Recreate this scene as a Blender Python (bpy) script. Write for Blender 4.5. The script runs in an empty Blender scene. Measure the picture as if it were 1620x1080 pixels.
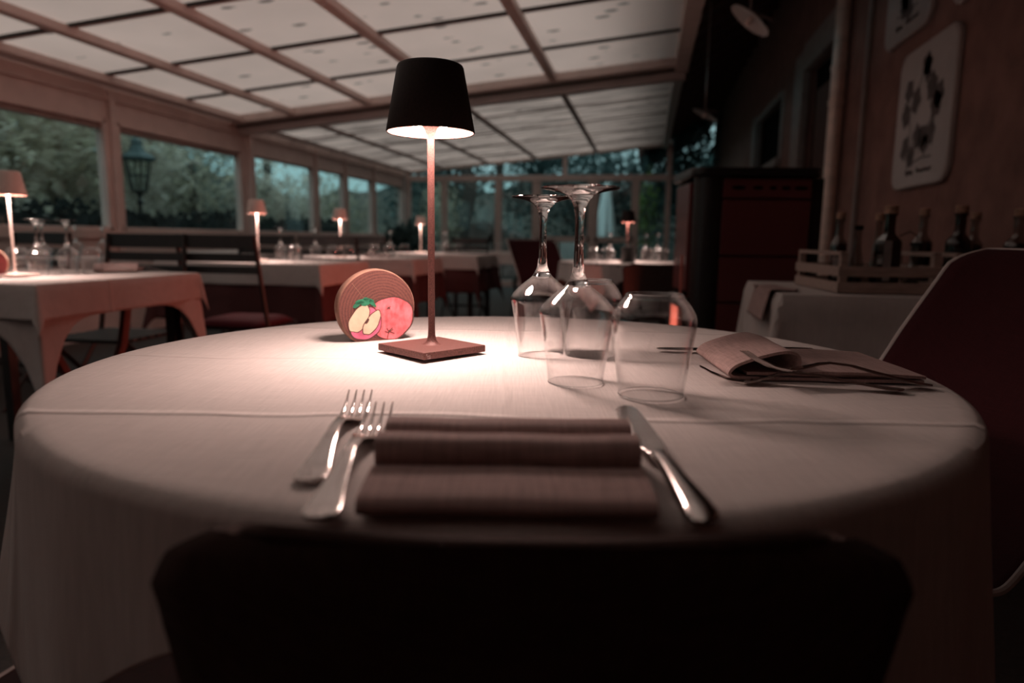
import bpy, math, random
from math import pi, sin, cos, radians, sqrt, atan2, hypot
from mathutils import Vector, Matrix

# ------------------------------------------------------------------ camera
S = bpy.context.scene
COL = S.collection
YAW = radians(11.0); PITCH = radians(8.57); ROLL = radians(0.75)
cam_d = bpy.data.cameras.new('camera'); cam = bpy.data.objects.new('camera', cam_d); COL.objects.link(cam)
fw = Vector((-sin(YAW)*cos(PITCH), cos(YAW)*cos(PITCH), -sin(PITCH)))
r0 = Vector((cos(YAW), sin(YAW), 0)); u0 = r0.cross(fw)
rr = r0*cos(ROLL) + u0*sin(ROLL); uu = -r0*sin(ROLL) + u0*cos(ROLL)
M3 = Matrix((rr, uu, -fw)).transposed().to_4x4()
cam.matrix_world = Matrix.Translation((0, 0, 0.9)) @ M3
cam_d.sensor_width = 36; cam_d.lens = 24
cam_d.clip_start = 0.02; cam_d.clip_end = 300
cam_d.dof.use_dof = True; cam_d.dof.focus_distance = 0.83; cam_d.dof.aperture_fstop = 3.5
S.camera = cam

# ------------------------------------------------------------------ world, exposure
S.view_settings.view_transform = 'Standard'; S.view_settings.look = 'None'
S.view_settings.exposure = 0.0; S.view_settings.gamma = 1.0; S.view_settings.use_curve_mapping = False
W = bpy.data.worlds.new('dusk_sky'); S.world = W; W.use_nodes = True
nt = W.node_tree; nt.nodes.clear()
wo = nt.nodes.new('ShaderNodeOutputWorld'); bg = nt.nodes.new('ShaderNodeBackground')
tc = nt.nodes.new('ShaderNodeTexCoord'); sx = nt.nodes.new('ShaderNodeSeparateXYZ'); cr = nt.nodes.new('ShaderNodeValToRGB')
nt.links.new(tc.outputs['Generated'], sx.inputs[0]); nt.links.new(sx.outputs['Z'], cr.inputs[0])
cr.color_ramp.elements[0].position = 0.0; cr.color_ramp.elements[0].color = (.22, .40, .42, 1)
cr.color_ramp.elements[1].position = 0.75; cr.color_ramp.elements[1].color = (.52, .66, .68, 1)
nt.links.new(cr.outputs[0], bg.inputs[0]); nt.links.new(bg.outputs[0], wo.inputs[0])
bg.inputs[1].default_value = 1.28

FIRE_L = 46.0           # the burning stove's fire behind its door glass
LAMP_L = 150.0           # radiance of the table-lamp diffusers
LAMP_C = (1.0, .74, .655)

# ------------------------------------------------------------------ materials
MATS = {}
def nodemat(name):
    m = bpy.data.materials.new(name); m.use_nodes = True
    MATS[name] = m
    return m, m.node_tree, m.node_tree.nodes['Principled BSDF']
def pm(name, col, rough=.6, metal=0.0, nscale=None, namt=.25, bump=0.0, bscale=None, stretch=(1, 1, 1), spec=.5, sheen=0):
    m, t, b = nodemat(name)
    b.inputs['Base Color'].default_value = (*col, 1); b.inputs['Roughness'].default_value = rough
    b.inputs['Metallic'].default_value = metal; b.inputs['Specular IOR Level'].default_value = spec
    if nscale:
        tc = t.nodes.new('ShaderNodeTexCoord'); mp = t.nodes.new('ShaderNodeMapping'); mp.inputs['Scale'].default_value = stretch
        t.links.new(tc.outputs['Object'], mp.inputs[0])
        n = t.nodes.new('ShaderNodeTexNoise'); n.inputs['Scale'].default_value = nscale; n.inputs['Detail'].default_value = 5
        t.links.new(mp.outputs[0], n.inputs['Vector'])
        r = t.nodes.new('ShaderNodeValToRGB')
        r.color_ramp.elements[0].position = .3; r.color_ramp.elements[1].position = .7
        r.color_ramp.elements[0].color = tuple(c*(1-namt) for c in col)+(1,)
        r.color_ramp.elements[1].color = tuple(min(1, c*(1+namt)) for c in col)+(1,)
        t.links.new(n.outputs['Fac'], r.inputs[0]); t.links.new(r.outputs[0], b.inputs['Base Color'])
        if bump:
            n2 = n
            if bscale:
                n2 = t.nodes.new('ShaderNodeTexNoise'); n2.inputs['Scale'].default_value = bscale; n2.inputs['Detail'].default_value = 6
                t.links.new(mp.outputs[0], n2.inputs['Vector'])
            bp = t.nodes.new('ShaderNodeBump'); bp.inputs['Strength'].default_value = bump; bp.inputs['Distance'].default_value = .01
            t.links.new(n2.outputs['Fac'], bp.inputs['Height']); t.links.new(bp.outputs[0], b.inputs['Normal'])
    return m

def fabric(name, col, weave=900.0, amt=.10, bump=.25, creases=None):
    """woven cloth: crossed waves for the threads, slow noise for slubs; creases = fold lines left by ironing"""
    m, t, b = nodemat(name)
    N = t.nodes.new; L = t.links.new
    b.inputs['Roughness'].default_value = .85; b.inputs['Specular IOR Level'].default_value = .2
    tc = N('ShaderNodeTexCoord')
    def noise(scale, st, det=3):
        mp = N('ShaderNodeMapping'); mp.inputs['Scale'].default_value = st; L(tc.outputs['Object'], mp.inputs[0])
        n = N('ShaderNodeTexNoise'); n.inputs['Scale'].default_value = scale; n.inputs['Detail'].default_value = det
        L(mp.outputs[0], n.inputs['Vector']); return n.outputs['Fac']
    a = noise(weave, (1, .04, .04)); c = noise(weave, (.04, 1, .04)); s = noise(14, (1, 1, 1), 2)
    ad = N('ShaderNodeMath'); ad.operation = 'ADD'; L(a, ad.inputs[0]); L(c, ad.inputs[1])
    mr = N('ShaderNodeMapRange'); mr.inputs['From Min'].default_value = .7; mr.inputs['From Max'].default_value = 1.3
    mr.inputs['To Min'].default_value = 1-amt; mr.inputs['To Max'].default_value = 1+amt*.4
    L(ad.outputs[0], mr.inputs['Value'])
    vm = N('ShaderNodeVectorMath'); vm.operation = 'SCALE'; vm.inputs[0].default_value = col; L(mr.outputs[0], vm.inputs['Scale'])
    L(vm.outputs[0], b.inputs['Base Color'])
    bp = N('ShaderNodeBump'); bp.inputs['Strength'].default_value = bump; bp.inputs['Distance'].default_value = .0006
    L(ad.outputs[0], bp.inputs['Height'])
    last = bp
    if creases:
        sp = N('ShaderNodeSeparateXYZ'); L(tc.outputs['Object'], sp.inputs[0])
        wob = noise(7, (1, 1, 0), 2)
        tot = None
        for axis, pos, wd, hgt in creases:
            d = N('ShaderNodeMath'); d.operation = 'SUBTRACT'; L(sp.outputs[axis], d.inputs[0]); d.inputs[1].default_value = pos
            wv = N('ShaderNodeMath'); wv.operation = 'MULTIPLY_ADD'; L(wob, wv.inputs[0]); wv.inputs[1].default_value = .03; L(d.outputs[0], wv.inputs[2])
            w2 = N('ShaderNodeMath'); w2.operation = 'SUBTRACT'; L(wv.outputs[0], w2.inputs[0]); w2.inputs[1].default_value = .015
            ab = N('ShaderNodeMath'); ab.operation = 'ABSOLUTE'; L(w2.outputs[0], ab.inputs[0])
            mr2 = N('ShaderNodeMapRange'); mr2.interpolation_type = 'SMOOTHSTEP'
            mr2.inputs['From Min'].default_value = 0; mr2.inputs['From Max'].default_value = wd
            mr2.inputs['To Min'].default_value = hgt; mr2.inputs['To Max'].default_value = 0
            L(ab.outputs[0], mr2.inputs['Value'])
            if tot is None: tot = mr2.outputs[0]
            else:
                q = N('ShaderNodeMath'); q.operation = 'ADD'; L(tot, q.inputs[0]); L(mr2.outputs[0], q.inputs[1]); tot = q.outputs[0]
        b2 = N('ShaderNodeBump'); b2.inputs['Strength'].default_value = 1.0; b2.inputs['Distance'].default_value = .0028
        L(tot, b2.inputs['Height']); L(bp.outputs[0], b2.inputs['Normal']); last = b2
    L(last.outputs[0], b.inputs['Normal'])
    return m

def emit(name, col, s):
    m = bpy.data.materials.new(name); m.use_nodes = True; t = m.node_tree; t.nodes.clear()
    e = t.nodes.new('ShaderNodeEmission'); o = t.nodes.new('ShaderNodeOutputMaterial')
    e.inputs[0].default_value = (*col, 1); e.inputs[1].default_value = s; t.links.new(e.outputs[0], o.inputs[0]); return m
def thin_glass(name, tint=(1, 1, 1), base=.04, edge=.75, power=3.0, rough=.0):
    """thin blown glass or a pane: mostly clear, mirror-like at grazing angles"""
    m = bpy.data.materials.new(name); m.use_nodes = True; t = m.node_tree; t.nodes.clear(); N = t.nodes.new; L = t.links.new
    o = N('ShaderNodeOutputMaterial'); tr = N('ShaderNodeBsdfTransparent'); gl = N('ShaderNodeBsdfGlossy'); mx = N('ShaderNodeMixShader')
    tr.inputs[0].default_value = (*tint, 1); gl.inputs['Roughness'].default_value = rough
    lw = N('ShaderNodeLayerWeight'); lw.inputs['Blend'].default_value = .5
    pw = N('ShaderNodeMath'); pw.operation = 'POWER'; L(lw.outputs['Facing'], pw.inputs[0]); pw.inputs[1].default_value = power
    ma = N('ShaderNodeMath'); ma.operation = 'MULTIPLY_ADD'; L(pw.outputs[0], ma.inputs[0]); ma.inputs[1].default_value = edge; ma.inputs[2].default_value = base
    L(ma.outputs[0], mx.inputs[0]); L(tr.outputs[0], mx.inputs[1]); L(gl.outputs[0], mx.inputs[2]); L(mx.outputs[0], o.inputs[0]); return m
def solid_glass(name, col=(1, 1, 1), ior=1.5, rough=0):
    m = bpy.data.materials.new(name); m.use_nodes = True; t = m.node_tree; t.nodes.clear()
    o = t.nodes.new('ShaderNodeOutputMaterial'); g = t.nodes.new('ShaderNodeBsdfGlass')
    g.inputs['Color'].default_value = (*col, 1); g.inputs['IOR'].default_value = ior; g.inputs['Roughness'].default_value = rough
    t.links.new(g.outputs[0], o.inputs[0]); return m

def roof_sheet(name, trans, streak):
    """translucent roof sheet with leaf litter lying on it"""
    m = bpy.data.materials.new(name); m.use_nodes = True; t = m.node_tree; t.nodes.clear(); N = t.nodes.new; L = t.links.new
    o = N('ShaderNodeOutputMaterial'); tl = N('ShaderNodeBsdfTranslucent'); df = N('ShaderNodeBsdfDiffuse'); ad = N('ShaderNodeMixShader'); ad.inputs[0].default_value = .38
    tc = N('ShaderNodeTexCoord'); mp = N('ShaderNodeMapping'); L(tc.outputs['Object'], mp.inputs[0])
    mp.inputs['Scale'].default_value = (.75, 1.5, 1)
    v = N('ShaderNodeTexVoronoi'); v.inputs['Scale'].default_value = 3.6; L(mp.outputs[0], v.inputs['Vector'])
    nz = N('ShaderNodeTexNoise'); nz.inputs['Scale'].default_value = 20; nz.inputs['Detail'].default_value = 4; L(tc.outputs['Object'], nz.inputs['Vector'])
    am = N('ShaderNodeMath'); am.operation = 'MULTIPLY_ADD'; L(nz.outputs['Fac'], am.inputs[0]); am.inputs[1].default_value = .16; L(v.outputs['Distance'], am.inputs[2])
    r = N('ShaderNodeMapRange'); L(am.outputs[0], r.inputs['Value']); r.inputs['From Min'].default_value = .20; r.inputs['From Max'].default_value = .26
    r.inputs['To Min'].default_value = .30; r.inputs['To Max'].default_value = 1
    mp2 = N('ShaderNodeMapping'); L(tc.outputs['Object'], mp2.inputs[0]); mp2.inputs['Scale'].default_value = (.8, 7, 1) if streak else (.5, .5, 1)
    n2 = N('ShaderNodeTexNoise'); n2.inputs['Scale'].default_value = 1.6; n2.inputs['Detail'].default_value = 5; L(mp2.outputs[0], n2.inputs['Vector'])
    r2 = N('ShaderNodeMapRange'); L(n2.outputs['Fac'], r2.inputs['Value']); r2.inputs['From Min'].default_value = .35; r2.inputs['From Max'].default_value = .62
    r2.inputs['To Min'].default_value = .30 if streak else .86; r2.inputs['To Max'].default_value = 1
    mu = N('ShaderNodeMath'); mu.operation = 'MULTIPLY'; L(r.outputs[0], mu.inputs[0]); L(r2.outputs[0], mu.inputs[1])
    for sh, c in ((tl, trans), (df, (.72, .52, .46))):
        vm = N('ShaderNodeVectorMath'); vm.operation = 'SCALE'; vm.inputs[0].default_value = c; L(mu.outputs[0], vm.inputs['Scale']); L(vm.outputs[0], sh.inputs['Color'])
    L(tl.outputs[0], ad.inputs[1]); L(df.outputs[0], ad.inputs[2]); L(ad.outputs[0], o.inputs[0]); return m

M_frame = pm('painted_frame', (.65, .52, .48), .5, nscale=6, namt=.08)
M_frame2 = pm('grey_frame', (.48, .40, .38), .5, nscale=6, namt=.08)
M_framed = pm('dark_frame', (.34, .25, .23), .5, nscale=6, namt=.1)
M_gutter = pm('gutter_metal', (.5, .45, .44), .35, .3, nscale=4, namt=.1)
M_seam = pm('dark_seam', (.03, .025, .022), .7)
M_roof1 = roof_sheet('roof_sheet_clean', (1.0, .63, .54), False)
M_roof2 = roof_sheet('roof_sheet_streaked', (.88, .58, .50), True)
M_floor = pm('dark_floor', (.024, .016, .013), .65, nscale=60, namt=.45, bump=.3)
M_stucco = pm('red_stucco', (.27, .135, .11), .9, nscale=5, namt=.22, bump=1.0, bscale=16)
M_eave = pm('dark_timber', (.11, .05, .04), .8, nscale=9, namt=.4, stretch=(1, 6, 6))
M_stone = pm('grey_stone', (.36, .30, .285), .8, nscale=9, namt=.15, bump=.2)
M_black = pm('black', (.008, .007, .007), 1.0, spec=.05)
M_pipe = pm('pale_pipe', (.85, .66, .58), .35, .2, nscale=3, namt=.15, stretch=(1, 1, 4))
M_plaque = pm('glazed_plaque', (.52, .44, .42), .4, nscale=7, namt=.06)
M_ink = pm('plaque_ink', (.11, .075, .07), .6, nscale=20, namt=.3)
M_pane = thin_glass('window_pane', (.93, .97, .96), .03, .5, 4)
M_cloth = fabric('table_linen', (.66, .585, .56), weave=520, amt=.13, bump=.5, creases=((1, -.268, .010, 1.0), (1, .005, .010, .8), (0, .0, .008, .25), (1, .27, .010, 1.0)))
M_cloth2 = fabric('table_linen_plain', (.60, .53, .505), weave=500, bump=.2, creases=((0, .12, .012, .8), (1, -.1, .012, .8)))
M_under = fabric('shaded_red_undercloth', (.10, .035, .035), weave=500)  # red cloth with the shade below the top cloth put into its colour
M_napkin = fabric('napkin_linen', (.46, .315, .295), weave=800, amt=.30, bump=.5)
M_cutlery = pm('polished_steel', (.62, .56, .54), .13, 1.0, nscale=4, namt=.03)
M_corten = pm('rust_brown_metal', (.135, .05, .042), .55, .25, nscale=700, namt=.45, bump=.15)
M_shade = pm('backlit_brown_shade', (.016, .009, .008), .55, 0, nscale=300, namt=.3, spec=.25)  # rust metal darkened in its colour, as the lampshade stands backlit
M_shadein = pm('shade_lining', (.16, .06, .045), .6)
M_white_lamp = pm('white_lamp_metal', (.86, .68, .62), .5, 0, nscale=200, namt=.05)
M_diff = emit('lamp_diffuser', LAMP_C, LAMP_L)
M_mark = pm('pale_lettering', (.6, .5, .48), .5)
M_bowl = thin_glass('wine_glass_bowl', (.993, .993, .993), .045, .78, 2.8)
M_stem = solid_glass('wine_glass_stem', (.97, .98, .98))
M_wood = None
M_crate = pm('crate_wood', (.40, .29, .25), .7, nscale=14, namt=.25, stretch=(1, 8, 8))
M_cork = pm('cork', (.38, .22, .155), .8, nscale=90, namt=.35)
M_bottle = thin_glass('bottle_glass', (.62, .58, .55), .09, .6, 2.0)
M_bottled = thin_glass('dark_bottle_glass', (.22, .16, .14), .07, .55, 2.2)
M_oil = pm('dark_vinegar', (.02, .010, .008), .25)
M_label = pm('paper_label', (.34, .30, .29), .8, nscale=40, namt=.2)
M_labelk = pm('dark_label', (.015, .013, .014), .7)
M_red = pm('stove_enamel', (.15, .034, .034), .32, 0, nscale=3, namt=.1)
M_stoveblk = pm('stove_black', (.012, .010, .010), .35)
M_chairblk = pm('dark_slatted_wood', (.018, .014, .013), .5, nscale=10, namt=.3, stretch=(6, 1, 1))
M_cushion = fabric('red_cushion', (.085, .010, .016), weave=500)
M_shell = fabric('dark_red_upholstery', (.050, .007, .010), weave=900, amt=.3)
M_shell_dk = fabric('brown_upholstery', (.075, .045, .040), weave=900, amt=.3)
M_piping = pm('cream_edge', (.55, .47, .44), .5)
M_legm = pm('dark_metal_leg', (.02, .018, .018), .4, .6)
M_hedge = pm('dark_hedge', (.016, .026, .026), .9, nscale=14, namt=.5)
def leafmat(n, c):
    m = bpy.data.materials.new(n); m.use_nodes = True; t = m.node_tree; t.nodes.clear(); N = t.nodes.new; L = t.links.new
    o = N('ShaderNodeOutputMaterial'); tl = N('ShaderNodeBsdfTranslucent'); df = N('ShaderNodeBsdfDiffuse'); mx = N('ShaderNodeMixShader'); mx.inputs[0].default_value = .35
    tc = N('ShaderNodeTexCoord'); nz = N('ShaderNodeTexNoise'); nz.inputs['Scale'].default_value = 3.0; nz.inputs['Detail'].default_value = 8; L(tc.outputs['Object'], nz.inputs['Vector'])
    r = N('ShaderNodeValToRGB'); r.color_ramp.elements[0].position = .35; r.color_ramp.elements[1].position = .68
    r.color_ramp.elements[0].color = tuple(x*.38 for x in c)+(1,); r.color_ramp.elements[1].color = tuple(min(1, x*1.55) for x in c)+(1,)
    L(nz.outputs['Fac'], r.inputs[0]); L(r.outputs[0], tl.inputs[0]); L(r.outputs[0], df.inputs[0]); L(df.outputs[0], mx.inputs[1]); L(tl.outputs[0], mx.inputs[2]); L(mx.outputs[0], o.inputs[0]); return m
M_leafA = leafmat('grey_green_leaves', (.84, .70, .58))
M_leafB = leafmat('dull_green_leaves', (.50, .48, .38))
M_leafC = leafmat('olive_leaves', (.88, .68, .54))
M_leafD = leafmat('dark_blue_green_leaves', (.12, .20, .20))
M_leafE = leafmat('yellow_green_leaves', (.22, .34, .12))
M_bark = pm('bark', (.05, .045, .04), .9, nscale=8, namt=.5, stretch=(4, 4, 1))
M_soil = pm('bank_soil', (.05, .055, .045), .95, nscale=3, namt=.5)
M_iron = pm('blue_green_iron', (.05, .085, .09), .5, .3)
M_ironb = pm('lantern_iron', (.015, .02, .022), .5, .3)
M_canvas = pm('pale_canvas', (.80, .93, .98), .8, nscale=5, namt=.08, stretch=(6, 6, .5))
M_stonewall = pm('garden_stone', (.30, .24, .22), .9, nscale=5, namt=.4, bump=.5)

# ------------------------------------------------------------------ mesh helpers
class MB:
    def __init__(s, M=None): s.v = []; s.f = []; s.M = M or Matrix.Identity(4)
    def add(s, vs, fs):
        o = len(s.v); s.v += [tuple(s.M @ Vector(v)) for v in vs]; s.f += [tuple(i+o for i in f) for f in fs]; return s
    def box(s, x0, x1, y0, y1, z0, z1):
        return s.add([(x0,y0,z0),(x1,y0,z0),(x1,y1,z0),(x0,y1,z0),(x0,y0,z1),(x1,y0,z1),(x1,y1,z1),(x0,y1,z1)],
                     [(0,3,2,1),(4,5,6,7),(0,1,5,4),(1,2,6,5),(2,3,7,6),(3,0,4,7)])
    def lathe(s, prof, n=48, cap0=False, cap1=False, c=(0, 0)):
        vs = [(c[0]+r*cos(2*pi*i/n), c[1]+r*sin(2*pi*i/n), z) for r, z in prof for i in range(n)]
        fs = [(j*n+i, j*n+(i+1) % n, (j+1)*n+(i+1) % n, (j+1)*n+i) for j in range(len(prof)-1) for i in range(n)]
        if cap0: fs.append(tuple(reversed(range(n))))
        if cap1: fs.append(tuple((len(prof)-1)*n+i for i in range(n)))
        return s.add(vs, fs)
    def tube(s, pts, r, n=10, closed=False, flat=1.0, cap=True):
        pts = [Vector(p) for p in pts]; k = len(pts); rs = r if isinstance(r, (list, tuple)) else [r]*k
        vs = []; up = Vector((0, 0, 1)); prev = None
        for i, p in enumerate(pts):
            if closed: t = pts[(i+1) % k]-pts[i-1]
            else: t = pts[min(i+1, k-1)]-pts[max(i-1, 0)]
            t.normalize()
            if prev is None:
                a = up if abs(t.z) < .9 else Vector((1, 0, 0)); x = t.cross(a).normalized()
            else:
                x = (prev - t*prev.dot(t)).normalized()
            prev = x; y = t.cross(x)
            for j in range(n):
                w = 2*pi*j/n; vs.append(tuple(p + x*cos(w)*rs[i] + y*sin(w)*rs[i]*flat))
        m = k if closed else k-1
        fs = [(i*n+j, i*n+(j+1) % n, ((i+1) % k)*n+(j+1) % n, ((i+1) % k)*n+j) for i in range(m) for j in range(n)]
        if cap and not closed: fs += [tuple(reversed(range(n))), tuple((k-1)*n+j for j in range(n))]
        return s.add(vs, fs)
    def prism(s, poly, z0, z1):
        n = len(poly); vs = [(x, y, z0) for x, y in poly]+[(x, y, z1) for x, y in poly]
        return s.add(vs, [tuple(reversed(range(n))), tuple(range(n, 2*n))]+[(i, (i+1) % n, n+(i+1) % n, n+i) for i in range(n)])
    def grid(s, fn, nu, nv, close_u=False):
        vs = [tuple(fn(i/(nu if close_u else nu-1), j/(nv-1))) for j in range(nv) for i in range(nu)]
        fs = [(j*nu+i, j*nu+(i+1) % nu, (j+1)*nu+(i+1) % nu, (j+1)*nu+i) for j in range(nv-1) for i in range(nu if close_u else nu-1)]
        return s.add(vs, fs)
    def build(s, name, m, parent=None, smooth=False, bevel=0, solid=0, seg=2, loc=None):
        me = bpy.data.meshes.new(name); me.from_pydata(s.v, [], s.f); me.update()
        if smooth:
            me.polygons.foreach_set('use_smooth', [True]*len(me.polygons))
            try: me.set_sharp_from_angle(angle=radians(38))
            except Exception: pass
        me.materials.append(m)
        o = bpy.data.objects.new(name, me); COL.objects.link(o)
        if parent: o.parent = parent
        if loc: o.location = loc
        if solid:
            q = o.modifiers.new('thickness', 'SOLIDIFY'); q.thickness = solid; q.offset = 0
        if bevel:
            q = o.modifiers.new('bevel', 'BEVEL'); q.width = bevel; q.segments = seg; q.limit_method = 'ANGLE'; q.angle_limit = radians(40)
        return o

def tag(o, label=None, cat=None, group=None, kind=None):
    if label: o['label'] = label
    if cat: o['category'] = cat
    if group: o['group'] = group
    if kind: o['kind'] = kind
    return o
def empty(name, loc, rz, label=None, cat=None, group=None):
    o = bpy.data.objects.new(name, None); COL.objects.link(o); o.location = loc; o.rotation_euler = (0, 0, rz)
    o.empty_display_size = .05
    return tag(o, label, cat, group)
KIDS = {}
def kids(o): return [c for c in bpy.data.objects if c.parent == o]
def dup(root, loc, rz, label, group=None, cat=None):
    r = root.copy(); COL.objects.link(r); r.location = loc; r.rotation_euler = (0, 0, rz); r['label'] = label
    if group: r['group'] = group
    elif 'group' in r: del r['group']
    if cat: r['category'] = cat
    for c in kids(root):
        d = c.copy(); COL.objects.link(d); d.parent = r
        for g in kids(c):
            e = g.copy(); COL.objects.link(e); e.parent = d
    return r
def T2W(x, y, z=0): return (x*cos(YAW)-y*sin(YAW), x*sin(YAW)+y*cos(YAW), z)   # round table's own axes -> room axes
def struct(o): o['kind'] = 'structure'; return o

XL, XR, YE, YB = -4.6, 1.6, 12.7, -1.3
def zr(x): return 2.15+.095*(x-XL)

# ------------------------------------------------------------------ setting: floor, walls
struct(MB().box(XL-.1, XR+.2, YB, YE+.1, -.1, 0).build('floor', M_floor))
wl = struct(MB().box(XL-.12, XL, YB, YE, 0, .86).box(XL-.14, XL+.03, YB, YE, .86, .925).build('wall_left', M_frame))
# header above the left windows: blind boxes, dark blind edge, rail and gutter line
MB().box(XL-.12, XL-.01, YB, YE, 1.86, 2.135).box(XL-.12, XL-.06, YB, 7.3, 2.1, 2.21).box(XL-.1, XL+.02, YB, YE, 2.03, 2.045).build('header', M_frame, wl)
MB().box(XL-.10, XL-.03, YB, 7.36, 1.785, 1.86).box(XL-.09, XL-.03, 7.36, YE, 1.82, 1.86).build('blind_edge', M_framed, wl)
MB().tube([(XL+.06, YB, 2.135), (XL+.06, 7.2, 2.135)], .012, 8).build('gutter_line', M_gutter, wl)
n = 0
bays = [(-1.2, -.75), (-.65, 1.25), (1.35, 3.25), (3.35, 5.28), (5.40, 7.30), (7.52, 9.05), (9.15, 10.03), (10.13, 11.14), (11.24, 12.62)]
for a, b in bays:
    n += 1
    w = MB()
    for y0, y1, z0, z1 in ((a-.05, a+.035, .92, 1.86), (b-.035, b+.05, .92, 1.86), (a, b, .92, .955), (a, b, 1.83, 1.86)):
        w.box(XL-.08, XL+.005, y0, y1, z0, z1)
    w = struct(w.build('window_%d' % n, M_frame, bevel=.004))
    MB().box(XL-.045, XL-.039, a+.03, b-.03, .95, 1.835).build('pane', M_pane, w)
p = MB()
for a, b in zip(bays[:-1], bays[1:]):
    y0, y1 = a[1]+.04, b[0]-.04
    p.box(XL-.06, XL+.035, y0-.01, y1+.01, 0, 2.1)
p.box(XL-.06, XL+.08, 7.36, 7.44, 0, 2.12)
struct(p.build('trim_1', M_frame, bevel=.004))

# house wall on the right with its door, dark window and stone frames
hw = MB()
def wallx(y0, y1, z0, z1): hw.box(XR, XR+.22, y0, y1, z0, z1)
wallx(YB, 6.75, 0, 4.3); wallx(6.75, 8.2, 2.75, 4.3); wallx(8.2, 9.4, 0, 4.3)
wallx(9.4, 11.5, 0, 1.95); wallx(9.4, 11.5, 2.72, 4.3); wallx(11.5, 19.0, 0, 4.3)
wr = struct(hw.build('wall_right', M_stucco))
d = MB().box(XR-.03, XR+.05, 6.55, 6.77, 0, 2.95).box(XR-.03, XR+.05, 8.18, 8.62, 0, 2.95).box(XR-.03, XR+.05, 6.77, 8.18, 2.72, 3.0).build('door_1', M_stone, bevel=.01)
struct(d)
MB().box(XR+.12, XR+.16, 6.76, 8.19, 0, 2.74).build('door_leaf', M_black, d)
MB().box(XR+.1, XR+.13, 6.9, 7.4, .3, 2.5).box(XR+.1, XR+.13, 7.5, 8.05, .3, 2.5).build('door_panel', M_eave, d, bevel=.01)
d = MB().box(XR-.02, XR+.05, 9.28, 9.42, 1.9, 2.76).box(XR-.05, XR+.05, 11.35, 11.7, 1.85, 2.8).box(XR-.03, XR+.05, 9.4, 11.5, 2.70, 2.78).box(XR-.06, XR+.05, 9.3, 11.6, 1.86, 1.96).build('window_10', M_stone, bevel=.01)
struct(d)
MB().box(XR+.1, XR+.14, 9.41, 11.49, 1.95, 2.72).build('shutter', M_black, d)
# unseen back wall, set close behind the camera to cut the light from there
struct(MB().box(XL-.1, XR+.2, YB-.15, YB, 0, 4.3).build('wall_back', M_stucco))

# glazed end wall
e = MB()
posts = [(-4.55, 2.1), (-3.82, 2.0), (-2.77, 2.0), (-2.06, 2.0), (-1.0, 2.0), (-.22, 2.0), (.33, 2.62)]
for x, zt in posts: e.box(x-.045, x+.045, YE, YE+.08, 0, zt)
e.box(XL, .37, YE-.01, YE+.09, 1.95, 2.06); e.box(XL, .37, YE, YE+.08, 0, .12); e.box(XL, -2.06, YE, YE+.08, .5, .58)
e.box(-1.57, -1.49, YE, YE+.08, 2.06, zr(-1.5))
e.add([(XL, YE-.02, zr(XL)-.06), (.37, YE-.02, zr(.37)-.06), (.37, YE+.09, zr(.37)-.06), (XL, YE+.09, zr(XL)-.06),
       (XL, YE-.02, zr(XL)+.03), (.37, YE-.02, zr(.37)+.03), (.37, YE+.09, zr(.37)+.03), (XL, YE+.09, zr(XL)+.03)],
      [(0,3,2,1),(4,5,6,7),(0,1,5,4),(1,2,6,5),(2,3,7,6),(3,0,4,7)])
e.box(.37, XR+.2, YE+.02, YE+.08, 1.95, 2.04)
struct(e.build('wall_end', M_frame, bevel=.004))
xs = [-4.505, -3.865, -2.815, -2.105]
for i in range(3):
    n = 11+i
    x0, x1 = xs[i]+.0, xs[i+1]-.0
    x0 = posts[i][0]+.045; x1 = posts[i+1][0]-.045
    w = struct(MB().box(x0, x0+.02, YE+.02, YE+.06, .58, 1.95).box(x1-.02, x1, YE+.02, YE+.06, .58, 1.95).build('window_%d' % n, M_frame))
    MB().box(x0+.02, x1-.02, YE+.035, YE+.041, .58, 1.95).build('pane', M_pane, w)
w = struct(MB().box(-.175, .285, YE+.02, YE+.06, .12, .15).build('window_14', M_frame)); MB().box(-.175, .285, YE+.035, YE+.041, .15, 1.95).build('pane', M_pane, w)
for k, (x0, x1) in enumerate(((-2.015, -1.045), (-.955, -.265))):
    dd = MB()
    for a in ((x0, x0+.05), (x1-.05, x1)): dd.box(a[0], a[1], YE+.015, YE+.065, .02, 1.95)
    dd.box(x0, x1, YE+.015, YE+.065, .85, .95); dd.box(x0, x1, YE+.015, YE+.065, .02, .12)
    dd = struct(dd.build('door_%d' % (k+2), M_frame, bevel=.003))
    MB().box(x0+.05, x1-.05, YE+.035, YE+.041, .12, 1.95).build('pane', M_pane, dd)
    MB().tube([(x1-.025, YE-.0, 1.0), (x1-.025, YE-.04, 1.0), (x1-.12, YE-.04, 1.0)], .008, 8).build('handle', M_gutter, dd)

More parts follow.
